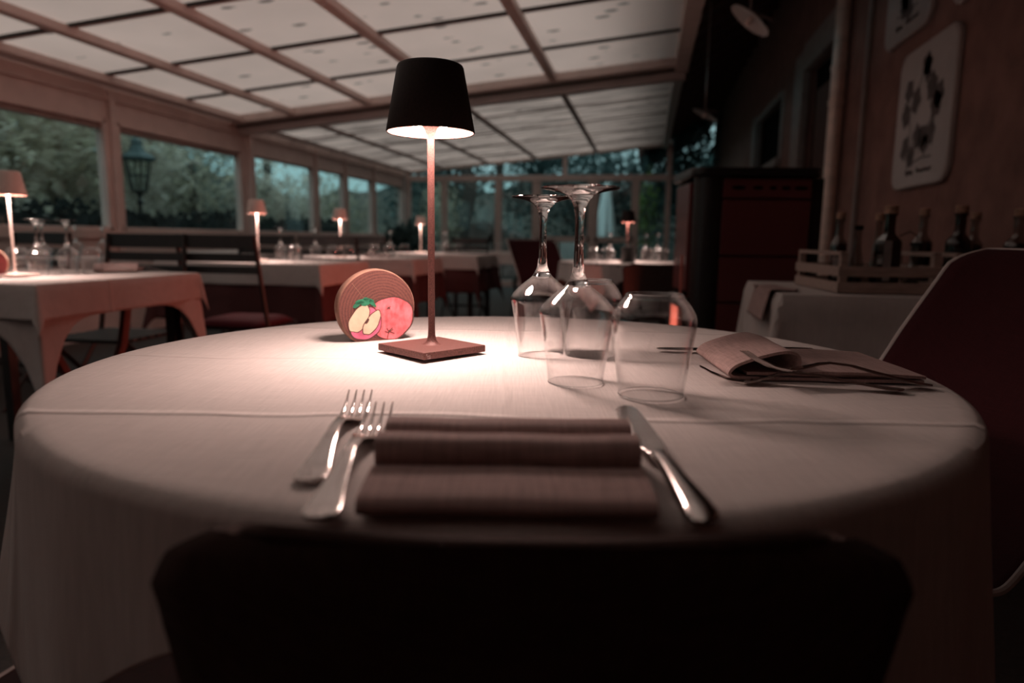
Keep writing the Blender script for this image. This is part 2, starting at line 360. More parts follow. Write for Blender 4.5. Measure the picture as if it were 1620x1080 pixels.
# ceiling: translucent sheets between purlins, dark joints, the big cross beam
def sheet(y0, y1, dz):
    return MB().add([(XL-.05, y0, zr(XL)+dz), (.24, y0, zr(.24)+dz), (.24, y1, zr(.24)+dz), (XL-.05, y1, zr(XL)+dz)], [(0, 1, 2, 3)])
ce = struct(sheet(YB, 7.33, .045).build('ceiling', M_roof1))
PX = [-4.50, -3.86, -2.98, -2.10, -1.0]
def bar(m, x, y0, y1, w, h, z): m.box(x-w/2, x+w/2, y0, y1, z-h, z); return m
for x in PX: bar(MB(), x, YB, 7.33, .085 if x > -4.4 else .13, .06, zr(x)+.04).build('purlin', M_frame, ce, bevel=.005)
edge = bar(MB(), .26, YB, 7.33, .13, .13, zr(.26)+.07).build('edge_beam', M_frame, ce, bevel=.008)
def crossbar(y, w, h, dz, name, mt, par, x0=XL-.03, x1=.24):
    q = [(x0, y-w/2), (x1, y-w/2), (x1, y+w/2), (x0, y+w/2)]
    vs = [(a, b, zr(a)+dz-h) for a, b in q]+[(a, b, zr(a)+dz) for a, b in q]
    return MB().add(vs, [(0,3,2,1),(4,5,6,7),(0,1,5,4),(1,2,6,5),(2,3,7,6),(3,0,4,7)]).build(name, mt, par)
for y in (-.93, .09, 1.1, 2.1, 3.1, 4.13, 5.15, 6.17):
    crossbar(y, .028, .018, .044, 'joint', M_seam, ce); crossbar(y+.05, .03, .010, .044, 'joint_strip', M_frame, ce)
crossbar(7.16, .14, .09, .06, 'cross_beam', M_frame, ce, XL-.05, .3)
crossbar(7.30, .10, .13, .0, 'cross_beam', M_frame2, ce, XL-.05, .3)
crossbar(7.24, .03, .045, -.005, 'beam_joint', M_seam, ce, XL-.05, .3)
c2 = struct(sheet(7.33, YE+.05, -.02).build('ceiling.001', M_roof2))
for x in PX: bar(MB(), x+.04, 7.33, YE, .06, .04, zr(x)-.02).build('purlin', M_framed, c2, bevel=.004)
bar(MB(), .24, 7.36, YE, .10, .10, zr(.26)).build('edge_beam', M_gutter, c2, bevel=.008)
for y in (8.5, 9.6, 10.7, 11.8): crossbar(y, .025, .012, -.02, 'joint', M_framed, c2)

# house eaves: boarded soffit on sloping rafters
soff = MB().add([(-.25, YB, 3.02), (XR+.1, YB, 4.15), (XR+.1, 22.5, 4.15), (-.25, 22.5, 3.02), (-.25, YB, 3.06), (XR+.1, YB, 4.2), (XR+.1, 22.5, 4.2), (-.25, 22.5, 3.06)],
                [(0,3,2,1),(4,5,6,7),(0,1,5,4),(1,2,6,5),(2,3,7,6),(3,0,4,7)])
so = struct(soff.build('trim_2', M_eave))
MB().tube([(-.15, YB, 3.0), (-.15, 22.5, 3.0)], .07, 10).build('eave_gutter', M_eave, so)
for k in range(37):
    y = YB+.3+k*.62
    MB().add([(-.3, y, 2.93), (XR, y, 4.0), (XR, y+.09, 4.0), (-.3, y+.09, 2.93), (-.3, y, 3.03), (XR, y, 4.13), (XR, y+.09, 4.13), (-.3, y+.09, 3.03)],
             [(0,3,2,1),(4,5,6,7),(0,1,5,4),(1,2,6,5),(2,3,7,6),(3,0,4,7)]).build('rafter', M_eave, so)
# ------------------------------------------------------------------ table linen
def rect_cloth(name, x0, x1, y0, y1, over, z, label, seed, rz=0, drop_corner=1.0, mt=None, n=64, ol_=None):
    R = random.Random(seed); cx, cy = (x0+x1)/2, (y0+y1)/2; hx, hy = (x1-x0)/2, (y1-y0)/2
    ox, oy = over; ph = [R.uniform(0, 6) for _ in range(4)]
    def axis(h, o, ol=None):
        ol = o if ol is None else ol; a = [-h-ol+ol*i/14 for i in range(14)]; a += [-h+2*h*i/20 for i in range(21)]; a += [h+o*(i+1)/14 for i in range(14)]; return a
    ax, ay = axis(hx, ox, ol_), axis(hy, oy); vs = []
    for v in ay:
        for u in ax:
            px, py = max(-hx, min(hx, u)), max(-hy, min(hy, v)); dx, dy = u-px, v-py; s = hypot(dx, dy)
            if s > 0 and drop_corner > 1: s *= 1+(drop_corner-1)*(1 if dx and dy else (abs(py)/hy)**6 if dx else (abs(px)/hx)**6)
            if s < 1e-9: vs.append((px, py, 0)); continue
            q0 = hypot(dx, dy); ex, ey = dx/q0, dy/q0; al = px+py
            corner = min(abs(dx), abs(dy))
            fl = .010*(1-math.exp(-s/.01))+.05*s*(1+sin(al*13+ph[0]))+.02*s*sin(al*31+ph[1])+corner*(.20 if drop_corner == 1 else .1)
            e2 = 1-math.exp(-s/.012)
            vs.append((px+ex*fl, py+ey*fl, -(s*.985-.012*e2*.4)*1.0 if s > .012 else -s*s/.024))
    nx, ny = len(ax), len(ay)
    fs = [(j*nx+i, j*nx+i+1, (j+1)*nx+i+1, (j+1)*nx+i) for j in range(ny-1) for i in range(nx-1)]
    o = MB().add(vs, fs).build(name, mt or M_cloth2, smooth=True, solid=.0015); o.location = (cx, cy, z); o.rotation_euler = (0, 0, rz)
    tag(o, label, 'tablecloth'); return o
def rect_table(x0, x1, y0, y1, label, rz=0):
    cx, cy = (x0+x1)/2, (y0+y1)/2; hx, hy = (x1-x0)/2-.01, (y1-y0)/2-.01
    t = empty('restaurant_table', (cx, cy, 0), rz, label, 'table')
    MB().box(-hx, hx, -hy, hy, .715, .742).build('tabletop', M_chairblk, t, bevel=.003)
    for sx_ in (-1, 1):
        for sy_ in (-1, 1):
            a = sx_*(hx-.06); b = sy_*(hy-.06); MB().box(a-.02, a+.02, b-.02, b+.02, 0, .715).build('leg', M_chairblk, t)
    return t

# ---- the round table in front
RT = .487; TC = (-.008, .825)
rt = empty('round_table', T2W(*TC, 0), YAW, 'round dining table standing under the cloth nearest the camera', 'table')
MB().lathe([(.001, .72), (RT-.012, .72), (RT-.006, .725), (RT-.006, .742), (RT-.012, .747), (.001, .747)], 96).build('tabletop', M_chairblk, rt, smooth=True)
MB().lathe([(.24, 0), (.24, .015), (.05, .04), (.035, .08), (.035, .66), (.06, .70), (.18, .72)], 40, cap0=True, cap1=True).build('pedestal', M_legm, rt, smooth=True)
def round_cloth():
    nth = 480; SX, SN, SF = .68, .535, .80
    def rmax(a):
        c, s = cos(a), sin(a); r = (SX if c > 0 else .605)/max(1e-6, abs(c)); r2 = (SF if s > 0 else SN)/max(1e-6, abs(s)); q = min(r, r2)
        return (q**-14 + 0.87**-14)**(-1/14.) if q > .87 else q
    rows = [RT*i/46 for i in range(1, 45)]
    m = [i for i in range(1, 45)]
    vs = [(0, 0, .0)]; NR = 40
    def und(x, y):
        return .0013*sin(9*x+2*y+.5)*sin(7*y-3*x+1)+.0008*sin(21*x-11*y)
    lists = []
    for j in range(44+NR):
        for i in range(nth):
            a = 2*pi*i/nth
            if j < 44:
                r = (RT-.008)*(j+1)/44; x, y = r*cos(a), r*sin(a)
                ed = min(1, (RT-r)/.06)
                vs.append((x, y, und(x, y)*ed+.0006)); continue
            t = (j-43)/NR; rm = rmax(a); s = (rm-RT+.008)*t          # material length beyond the edge
            bend = .010
            if s < bend*pi/2: ro = bend*sin(s/bend); z = -bend*(1-cos(s/bend))
            else: ro = bend; z = -bend-(s-bend*pi/2)
            deep = max(0, s-.01); L = rm-RT
            # folds: a few deep ones gathered near the corners
            F = 0
            for a0, wd, am in ((radians(204), .13, .24), (radians(229), .10, .07), (radians(184), .10, .05), (radians(333), .14, .16), (radians(311), .10, .10), (radians(356), .12, .08),
                               (radians(48), .18, .3), (radians(132), .18, .3), (radians(20), .15, .12), (radians(160), .15, .12), (radians(250), .10, .07), (radians(288), .12, .05)):
                d = (a-a0+pi) % (2*pi)-pi; F += am*math.exp(-(d/wd)**2)
            F += .025*sin(17*a)+.012*sin(31*a+1)
            ro += deep*F
            zz = z+deep*(1-sqrt(max(0, 1-min(.9, F)**2)))*.9
            r = RT-.008+ro
            vs.append((r*cos(a), r*sin(a), zz))
    nr = 44+NR
    fs = [(0, 1+i, 1+(i+1) % nth) for i in range(nth)]
    fs += [(1+j*nth+i, 1+(j+1)*nth+i, 1+(j+1)*nth+(i+1) % nth, 1+j*nth+(i+1) % nth) for j in range(nr-1) for i in range(nth)]
    return MB().add(vs, fs)
oc = round_cloth().build('tablecloth', M_cloth, smooth=True, solid=.0012)
oc.location = T2W(*TC, .7505); oc.rotation_euler = (0, 0, YAW)
tag(oc, 'pale linen tablecloth draped over the round table nearest the camera, lit by the brown lamp', 'tablecloth')
ZT = .7520

# ------------------------------------------------------------------ lamps
def make_lamp(name, label, dark, group=None):
    t = empty(name, (0, 0, 0), 0, label, 'table lamp', group)
    body = M_corten if dark else M_white_lamp; shm = M_shade if dark else M_white_lamp
    hb = .0495
    MB().box(-hb, hb, -hb, hb, .0025, .0115).build('base', body, t, bevel=.0012)
    MB().lathe([(.036, 0), (.036, .003)], 40, cap0=True, cap1=True).build('foot_pad', M_black, t)
    MB().lathe([(.0125, .0115), (.0085, .0135), (.0062, .017), (.0048, .023), (.0044, .032), (.0044, .266), (.0048, .273), (.008, .281), (.0125, .285), (.0165, .287), (.0165, .2885)], 32).build('pole', body, t, smooth=True)
    # shade: outer and inner skin with rolled rim, rounded top edge
    MB().lathe([(.0528, .2762), (.0540, .2755), (.0547, .2770), (.0408, .3520), (.0395, .3546), (.0372, .3558), (.001, .3562)], 72).build('lamp_shade', shm, t, smooth=True)
    MB().lathe([(.0528, .2762), (.0500, .2900), (.0498, .2905)], 72).build('shade_lining', M_shadein, t, smooth=True)
    MB().lathe([(.0498, .2902), (.0165, .2902)], 48).build('diffuser', M_diff, t)
    return t
lamp = make_lamp('table_lamp', 'dark brown cordless table lamp standing lit on the nearest round table', True)
lamp.location = T2W(-.104, .874, ZT); lamp.rotation_euler = (0, 0, YAW+radians(44))
# small maker's mark at the left end of the base's front edge
mk = MB()
for (a, b, c, d_) in ((0,0,.0016,.0004), (.0,.0014,.0016,.0018), (.0006,.0,.001,.0018), (.0016,-.0010,.0066,-.0006), (.0024,-.0044,.0027,-.0014), (.0024,-.0044,.0040,-.0040), (.0044,-.0044,.0047,-.0022), (.0044,-.0044,.0056,-.0040), (.0054,-.0044,.0057,-.0022), (.0062,-.0048,.0065,-.0018), (.0044,-.0034,.0056,-.0031)):
    mk.box(.0425-0, .0425, a, c, b, d_)
hb = .0495
mk.v = [(-hb+.0035+y, -hb-.00018, .0078+z) for (x, y, z) in mk.v]
mk.f = [f for f in mk.f]
mo = mk.build('maker_mark', M_mark, [k for k in kids(lamp) if k.name.startswith('base')][0])
mo['label'] = 'small pale lettering at the left end of the base'

# ------------------------------------------------------------------ glasses
def make_wine(label, group=None):
    t = empty('wine_glass', (0, 0, 0), 0, label, 'wine glass', group)
    prof = [(.0285, .0004), (.0300, .012), (.0330, .034), (.0362, .055), (.0388, .068), (.0396, .0715), (.0398, .0738), (.0390, .0765), (.0360, .0808), (.0300, .0874), (.0226, .0938), (.0155, .0992), (.0105, .1035)]
    inner = [(max(.0005, r-.0011), z-(.0008 if z > .075 else 0)) for r, z in reversed(prof[:-1])]
    MB().lathe(prof, 96).build('bowl', M_bowl, t, smooth=True)
    MB().lathe(inner, 96).build('inner_wall', M_bowl, t, smooth=True)
    MB().tube([(.0287*cos(i*2*pi/72), .0287*sin(i*2*pi/72), .0007) for i in range(72)], .0006, 6, closed=True).build('rim', M_stem, t, smooth=True)
    st = [(.0001, .0990), (.0060, .0992), (.0105, .1005), (.0128, .1020), (.0108, .1050), (.0082, .1095), (.0063, .1150), (.0052, .125), (.0046, .145), (.0045, .160), (.0049, .172), (.0062, .180), (.0088, .1865), (.0145, .1922), (.0215, .1948), (.0310, .1968), (.0365, .1977), (.0392, .1984), (.0398, .1992), (.0392, .2000), (.0310, .1998), (.0150, .1982), (.0001, .1978)]
    MB().lathe(st, 72).build('stem', M_stem, t, smooth=True)
    return t
def make_tumbler(label, group=None):
    t = empty('water_glass', (0, 0, 0), 0, label, 'water glass', group)
    prof = [(.0308, .0004), (.0328, .014), (.0358, .035), (.0388, .055), (.0402, .0655), (.0406, .0705), (.0403, .0745), (.0388, .0798), (.0350, .0865), (.0300, .0930), (.0268, .0962), (.0262, .0978)]
    inner = [(max(.0005, r-.0013), z-(.0008 if z > .075 else 0)) for r, z in reversed(prof[:-1])]
    MB().lathe(prof, 96).build('bowl', M_bowl, t, smooth=True)
    MB().lathe(inner, 96).build('inner_wall', M_bowl, t, smooth=True)
    MB().tube([(.0309*cos(i*2*pi/72), .0309*sin(i*2*pi/72), .0007) for i in range(72)], .0006, 6, closed=True).build('rim', M_stem, t, smooth=True)
    MB().lathe([(.0001, .0925), (.016, .0920), (.0265, .0930), (.0285, .0950), (.0275, .0972), (.0260, .0985), (.0235, .0983), (.0200, .0968), (.0001, .0962)], 72).build('glass_base', M_bowl, t, smooth=True)
    return t
wine = make_wine('upturned wine glass on the near table, the larger and closer of its two')
wine.location = T2W(.067, .702, ZT)
g2 = dup(wine, T2W(.037, .862, ZT), .4, 'upturned wine glass on the near table, farther one just right of the brown lamp')
tum = make_tumbler('upturned stemless water glass on the near table, rightmost glass in front')
tum.location = T2W(.135, .648, ZT)
dup(tum, T2W(.099, .866, ZT), .3, 'upturned water glass on the near table half hidden behind the closer wine glass')

# ------------------------------------------------------------------ cutlery and napkins
def fork_mesh():
    m = MB()
    def prof(y):
        pts = [(0, .0032), (.02, .0036), (.05, .008), (.085, .0130), (.105, .0135), (.122, .0105), (.137, .0050), (.150, .0020), (.165, .0028), (.182, .0080), (.198, .0155)]
        for (a, za), (b, zb) in zip(pts[:-1], pts[1:]):
            if a <= y <= b:
                u = (y-a)/(b-a); u = u*u*(3-2*u)*.35+u*.65; return za+(zb-za)*u
        return pts[-1][1]
    hw_ = [(0, .002), (.0015, .0060), (.005, .0088), (.010, .0098), (.018, .0095), (.035, .0074), (.06, .0050), (.085, .0037), (.108, .0033), (.120, .0040), (.130, .0068), (.138, .0105), (.146, .0122), (.153, .0124)]
    rows = []
    for y, h in hw_:
        z = prof(y); r = []
        for k in range(9):
            u = -1+k/4.; dish = -.0012*(1-u*u) if y > .128 else .0011*(1-u*u)
            rim = .0006 if (abs(u) > .7 and y < .11) else 0
            r.append((h*u, y, z+dish+rim))
        rows.append(r)
    nr = len(rows); top = [p for r in rows for p in r]; bot = [(x, y, z-.0021) for x, y, z in top]; n9 = 9
    N = nr*n9; fs = []
    for j in range(nr-1):
        for i in range(8):
            a = j*n9+i; fs.append((a, a+1, a+n9+1, a+n9)); fs.append((N+a, N+a+n9, N+a+n9+1, N+a+1))
        for i in (0, 8):
            a = j*n9+i; fs.append((a, a+n9, N+a+n9, N+a) if i == 0 else (a, N+a, N+a+n9, a+n9))
    for j in (0, nr-1):
        for i in range(8):
            a = j*n9+i; fs.append((a, N+a, N+a+1, a+1) if j == 0 else (a, a+1, N+a+1, N+a))
    m.add(top+bot, fs)
    for q in (-1.5, -.5, .5, 1.5):
        pts = []; rs = []
        for k in range(9):
            y = .150+.048*k/8; x = q*(.0064+.0002*k/8)
            pts.append((x, y, prof(y)-.0012+ (-.0008*(1-(q/1.9)**2))*(1-k/8))); rs.append(.0019*(1-k/8)+.0006)
        m.tube(pts, rs, 8, flat=.75)
    return m
def knife_mesh_handle():
    m = MB(); st = [(0, .003, .002), (.003, .0075, .0034), (.010, .0095, .0040), (.025, .0090, .0042), (.055, .0068, .0044), (.085, .0052, .0042), (.098, .0056, .0036), (.104, .0050, .0022)]
    n_ = 20; vs = []
    for y, w, h in st:
        for k in range(n_):
            a = 2*pi*k/n_; vs.append((w*cos(a), y, .0046+h*sin(a)))
    fs = [(j*n_+i, (j+1)*n_+i, (j+1)*n_+(i+1) % n_, j*n_+(i+1) % n_) for j in range(len(st)-1) for i in range(n_)]
    fs += [tuple(range(n_)), tuple((len(st)-1)*n_+i for i in reversed(range(n_)))]
    return m.add(vs, fs)
def knife_mesh_blade():
    o = [(-.0048, .100), (.0048, .100), (.0068, .106), (.0080, .125), (.0080, .185), (.0074, .198), (.0050, .207), (.001, .211), (-.0050, .2095), (-.0088, .203), (-.0105, .190), (-.0108, .150), (-.0095, .118), (-.0062, .106)]
    return MB().prism(o, .0040, .0053)
def place_tilted(o, p0, p1, rollx=0):
    """lay a piece of cutlery (local +Y handle to tip) with its handle end at p0, pointing at p1"""
    p0, p1 = Vector(p0), Vector(p1); y = (p1-p0).normalized(); z = Vector((0, 0, 1)); x = y.cross(z).normalized(); z = x.cross(y)
    R = Matrix((x, y, z)).transposed().to_4x4() @ Matrix.Rotation(rollx, 4, 'Y')
    o.matrix_world = Matrix.Translation(p0) @ R
    bpy.context.view_layer.update()
fork_me = fork_mesh()
def fork(p0, p1, label, roll=0, group=None):
    global FORK
    try: o = FORK.copy(); COL.objects.link(o)
    except NameError:
        FORK = fork_me.build('fork', M_cutlery, smooth=True, bevel=.0003); o = FORK
    tag(o, label, 'fork', group); place_tilted(o, p0, p1, roll); return o
def knife(p0, p1, label, roll=0):
    t = empty('table_knife', (0, 0, 0), 0, label, 'knife')
    knife_mesh_handle().build('handle', M_cutlery, t, smooth=True); knife_mesh_blade().build('blade', M_cutlery, t, bevel=.0004)
    place_tilted(t, p0, p1, roll); return t
fork(T2W(-.1205, .388, ZT+.001), T2W(-.1325, .590, ZT+.001), 'steel fork left of the near napkin, the outer one reaching farther back')
fork(T2W(-.0995, .334, ZT+.001), T2W(-.1045, .530, ZT+.0035), 'steel fork left of the near napkin, the inner one with tines touching the napkin')
knife(T2W(.103, .335, ZT), T2W(.0945, .520, ZT+.008), 'steel knife lying along the right end of the near napkin', roll=-.15)
fork(T2W(.392, .667, ZT+.001), T2W(.205, .715, ZT+.002), 'fork lying in front of the right-hand napkin, the lower one nearer the glasses', roll=.1)
fork(T2W(.432, .690, ZT+.001), T2W(.250, .688, ZT+.022), 'fork propped on the other fork in front of the right-hand napkin', roll=.15)
knife(T2W(.405, .905, ZT), T2W(.212, .906, ZT), 'dark knife whose blade sticks out left from behind the right-hand napkin')

def ribbon(line, width, th, wob=0.0, seed=0, segs=40, taper=None):
    """folded cloth: a centre line in (a, z) given thickness and swept along b"""
    R = random.Random(seed); ph = [R.uniform(0, 6) for _ in range(6)]
    # smooth the line (Catmull-Rom)
    P = [Vector((a, z, 0)) for a, z in line]; Q = []
    for i in range(len(P)-1):
        p0, p1, p2, p3 = P[max(0, i-1)], P[i], P[i+1], P[min(len(P)-1, i+2)]
        for k in range(6):
            t = k/6; Q.append(.5*((2*p1)+(-p0+p2)*t+(2*p0-5*p1+4*p2-p3)*t*t+(-p0+3*p1-3*p2+p3)*t**3))
    Q.append(P[-1]); K = len(Q); up = []; dn = []
    for i, q in enumerate(Q):
        t = (Q[min(i+1, K-1)]-Q[max(i-1, 0)]).normalized(); nn = Vector((-t.y, t.x, 0)); up.append(q+nn*th/2); dn.append(q-nn*th/2)
    loop = up+list(reversed(dn)); n_ = len(loop); vs = []
    for s in range(segs+1):
        b = (s/segs-.5)*width
        for q in loop:
            a, z = q.x, q.y
            k = max(0, z-.003)
            a2 = a+wob*(sin(b*34+ph[0])*.4+sin(b*71+ph[1]+a*20)*.2)*min(1, k/.01)
            z2 = z+k*wob*16*(sin(b*43+ph[2]+a*30)*.5+sin(b*90+ph[3])*.25)
            b2 = b*(1+(taper(a) if taper else 0))
            vs.append((b2, a2, max(.0002, z2)))
    fs = [(s*n_+i, s*n_+(i+1) % n_, (s+1)*n_+(i+1) % n_, (s+1)*n_+i) for s in range(segs) for i in range(n_)]
    # end caps as quads across the thickness
    for s in (0, segs):
        for i in range(K-1):
            a_, b_, c_, d_ = s*n_+i, s*n_+i+1, s*n_+n_-2-i, s*n_+n_-1-i
            fs.append((a_, d_, c_, b_) if s == 0 else (a_, b_, c_, d_))
    return MB().add(vs, fs)
ln = [(.125, .003), (.06, .0028), (.008, .0028), (-.002, .0045), (-.004, .0080), (.001, .0112), (.018, .0130), (.036, .0140), (.046, .0120), (.0500, .0100), (.0480, .0150), (.0470, .0210), (.0500, .0262), (.058, .0272), (.067, .0262), (.0750, .0200), (.0790, .0150),
      (.0800, .0210), (.0840, .0262), (.092, .0275), (.104, .0262), (.114, .0190), (.122, .0100), (.128, .0045)]
nk = ribbon(ln, .158, .0030, .0022, 4).build('napkin', M_napkin, smooth=True)
nk.location = T2W(-.0015, .343, ZT+.0008); nk.rotation_euler = (0, 0, YAW)
tag(nk, 'brown linen napkin folded in three ridges at the near edge of the round table', 'napkin')
# inner layer of the same napkin: the stacked folds seen at its ends
ln2 = [(.004, .0062), (.03, .0066), (.05, .0060), (.11, .0070)]
ribbon(ln2, .152, .0035, 0, 1, 6).build('inner_fold', M_napkin, nk)
lr = [(.195, .0035), (.10, .003), (.01, .0028), (-.006, .0060), (-.004, .0125), (.006, .0190), (.030, .0275), (.052, .0320), (.064, .0285), (.0665, .0190), (.060, .0115), (.052, .0095), (.075, .0092), (.11, .0105), (.15, .0100), (.197, .0078)]
nr_ = ribbon(lr, .150, .0032, .0022, 9, taper=lambda a: .06 if a > .1 else 0).build('napkin', M_napkin, smooth=True)
nr_.location = T2W(.243, .792, ZT+.0008); nr_.rotation_euler = (0, 0, YAW-pi/2+radians(-2))
tag(nr_, 'brown napkin folded into an open loop at the right of the near round table', 'napkin')
ribbon([(.012, .0075), (.05, .0072), (.10, .0068), (.19, .0068)], .144, .0030, 0, 1, 6).build('inner_fold', M_napkin, nr_)

# ------------------------------------------------------------------ wooden slice with painted apples
def wood_slice_mat():
    m, t, b = nodemat('sawn_wood'); N = t.nodes.new; L = t.links.new
    tc = N('ShaderNodeTexCoord'); mp = N('ShaderNodeMapping'); mp.inputs['Scale'].default_value = (1, .02, 1); mp.inputs['Location'].default_value = (-.008, 0, .006); L(tc.outputs['Object'], mp.inputs[0])
    w = N('ShaderNodeTexWave'); w.wave_type = 'RINGS'; w.rings_direction = 'SPHERICAL'; w.inputs['Scale'].default_value = 75; w.inputs['Distortion'].default_value = 5.0; w.inputs['Detail'].default_value = 3; w.inputs['Detail Scale'].default_value = 12
    L(mp.outputs[0], w.inputs['Vector'])
    n = N('ShaderNodeTexNoise'); n.inputs['Scale'].default_value = 60; n.inputs['Detail'].default_value = 6; L(tc.outputs['Object'], n.inputs['Vector'])
    mx = N('ShaderNodeMath'); mx.operation = 'MULTIPLY_ADD'; L(n.outputs['Fac'], mx.inputs[0]); mx.inputs[1].default_value = .6; L(w.outputs['Fac'], mx.inputs[2])
    r = N('ShaderNodeValToRGB'); r.color_ramp.elements[0].position = .15; r.color_ramp.elements[1].position = 1.2
    r.color_ramp.elements[0].color = (.06, .018, .014, 1); r.color_ramp.elements[1].color = (.145, .048, .037, 1)
    L(mx.outputs[0], r.inputs[0]); L(r.outputs[0], b.inputs['Base Color']); b.inputs['Roughness'].default_value = .7
    return m
M_wood = wood_slice_mat()
M_bark2 = pm('slice_rim', (.27, .14, .10), .8, nscale=30, namt=.35, bump=.4, stretch=(1, .3, 1))
M_apink = pm('apple_paint_pink', (.72, .13, .15), .6, nscale=45, namt=.5, stretch=(3, 1, 1.6))
M_acream = pm('apple_paint_cream', (.66, .47, .34), .6, nscale=60, namt=.14)
M_agreen = pm('leaf_paint_green', (.02, .17, .09), .6, nscale=90, namt=.4)
M_aline = pm('burnt_outline', (.07, .025, .02), .7)
M_amag = pm('apple_skin_paint', (.62, .12, .22), .6, nscale=60, namt=.3)
def wood_slice(label, painted=True, R_=.0565, th=.022):
    t = empty('wooden_slice', (0, 0, 0), 0, label, 'decoration')
    cut = -.0465; n_ = 72; out = []
    for i in range(n_):
        a = 2*pi*i/n_; r = R_*(1+.012*sin(2*a+1)+.006*sin(5*a)); x, z = r*cos(a), r*sin(a)
        out.append((x, max(cut, z)))
    def ringv(k, y): return [(x*k, y, z*k if z > cut*.999 else z) for x, z in out]
    h = th/2
    me = MB(); ring = [ringv(.965, -h), ringv(.985, -h+.0012), ringv(1, -h+.004), ringv(1, h-.004), ringv(.985, h)]
    vs = [v for r in ring for v in r]; fs = [(j*n_+i, j*n_+(i+1) % n_, (j+1)*n_+(i+1) % n_, (j+1)*n_+i) for j in range(4) for i in range(n_)]
    fs.append(tuple(4*n_+i for i in range(n_)))
    me.add(vs, fs); b = me.build('bark_edge', M_bark2, t, smooth=True); b.location = (0, 0, -cut)
    f = MB().add(ringv(.966, -h-.0001), [tuple(range(n_))]); f = f.build('sawn_face', M_wood, t); f.location = (0, 0, -cut)
    if not painted: return t
    # painting, laid on the sawn face (local x, z; face towards -y)
    def shape(pts, name, mt, off, par=f):
        return MB().add([(x, -h-off, z) for x, z in pts]+[(x, -h-.0001, z) for x, z in pts],
            [tuple(range(len(pts)))]+[(i, len(pts)+i, len(pts)+(i+1) % len(pts), (i+1) % len(pts)) for i in range(len(pts))]).build(name, mt, par)
    def ell(cx, cz, a, b_, rot, n2=40, wob=.03):
        o = []
        for i in range(n2):
            w = 2*pi*i/n2; k = 1+wob*sin(3*w+1)+wob*.5*sin(7*w); x, z = a*k*cos(w), b_*k*sin(w)
            o.append((cx+x*cos(rot)-z*sin(rot), cz+x*sin(rot)+z*cos(rot)))
        return o
    def clip(pts): return [(x, max(cut+.0015, z)) for x, z in pts]
    A = ell(.0205, -.0145, .0325, .0300, .3)
    shape(clip([(x*1.0+(x-.0205)*.075, z+(z+.0145)*.075) for x, z in A]), 'painted_outline', M_aline, .0003)
    shape(clip(A), 'painted_apple', M_apink, .0005)
    shape(clip(ell(-.018, -.0215, .0225, .0265, -.75)), 'painted_outline', M_aline, .0006)
    shape(clip(ell(-.0172, -.0215, .0205, .0245, -.75)), 'painted_skin', M_amag, .0007)
    shape(ell(-.0265, -.0140, .0225, .0130, 1.02, wob=.05), 'painted_outline', M_aline, .0008)
    shape(ell(-.0265, -.0140, .0213, .0118, 1.02, wob=.05), 'painted_half', M_acream, .0009)
    shape(ell(-.0085, -.0205, .0205, .0098, .98, wob=.05), 'painted_outline', M_aline, .0010)
    shape(ell(-.0085, -.0205, .0192, .0085, .98, wob=.05), 'painted_half', M_acream, .0011)
    shape(ell(-.0155, -.0180, .0045, .0018, .95), 'painted_core', M_aline, .0013)
    for cx, cz, a, b_, ro in ((-.0230, .0110, .0095, .0030, .25), (-.0130, .0125, .0080, .0030, -.25), (-.0290, .0065, .0080, .0028, .65), (-.0070, .0075, .0070, .0028, -.85), (-.0175, .0075, .0070, .0034, .1)):
        shape(ell(cx, cz, a, b_, ro, 16, .1), 'painted_leaf', M_agreen, .0010)
    st = MB()
    for pts in ([(.014, -.0440), (.016, -.036), (.0175, -.0320)], [(.016, -.036), (.0105, -.0335)], [(.0165, -.0345), (.0135, -.0290)], [(.017, -.034), (.023, -.0315)], [(.017, -.034), (.0250, -.0375)], [(.0170, -.0330), (.0220, -.0290)]):
        st.tube([(x, -h-.0007, z) for x, z in pts], .0006, 6)
    s2 = MB()
    for pts in ([(.0140, -.0015), (.0195, .0025)], [(.0150, .0015), (.0185, -.0010)]): s2.tube([(x, -h-.0007, z) for x, z in pts], .0006, 6)
    s2.build('painted_tick', M_aline, f)
    st.build('painted_stalk', M_aline, f)
    MB().tube([(-.036, -h-.0002, .0365), (-.0175, -h-.0002, .0120)], .0003, 5).build('crack', M_bark2, f)
    return t
ws = wood_slice('round wooden slice painted with apples, standing left of the brown lamp')
ws.location = T2W(-.199, .985, ZT); ws.rotation_euler = (0, 0, YAW+radians(28))

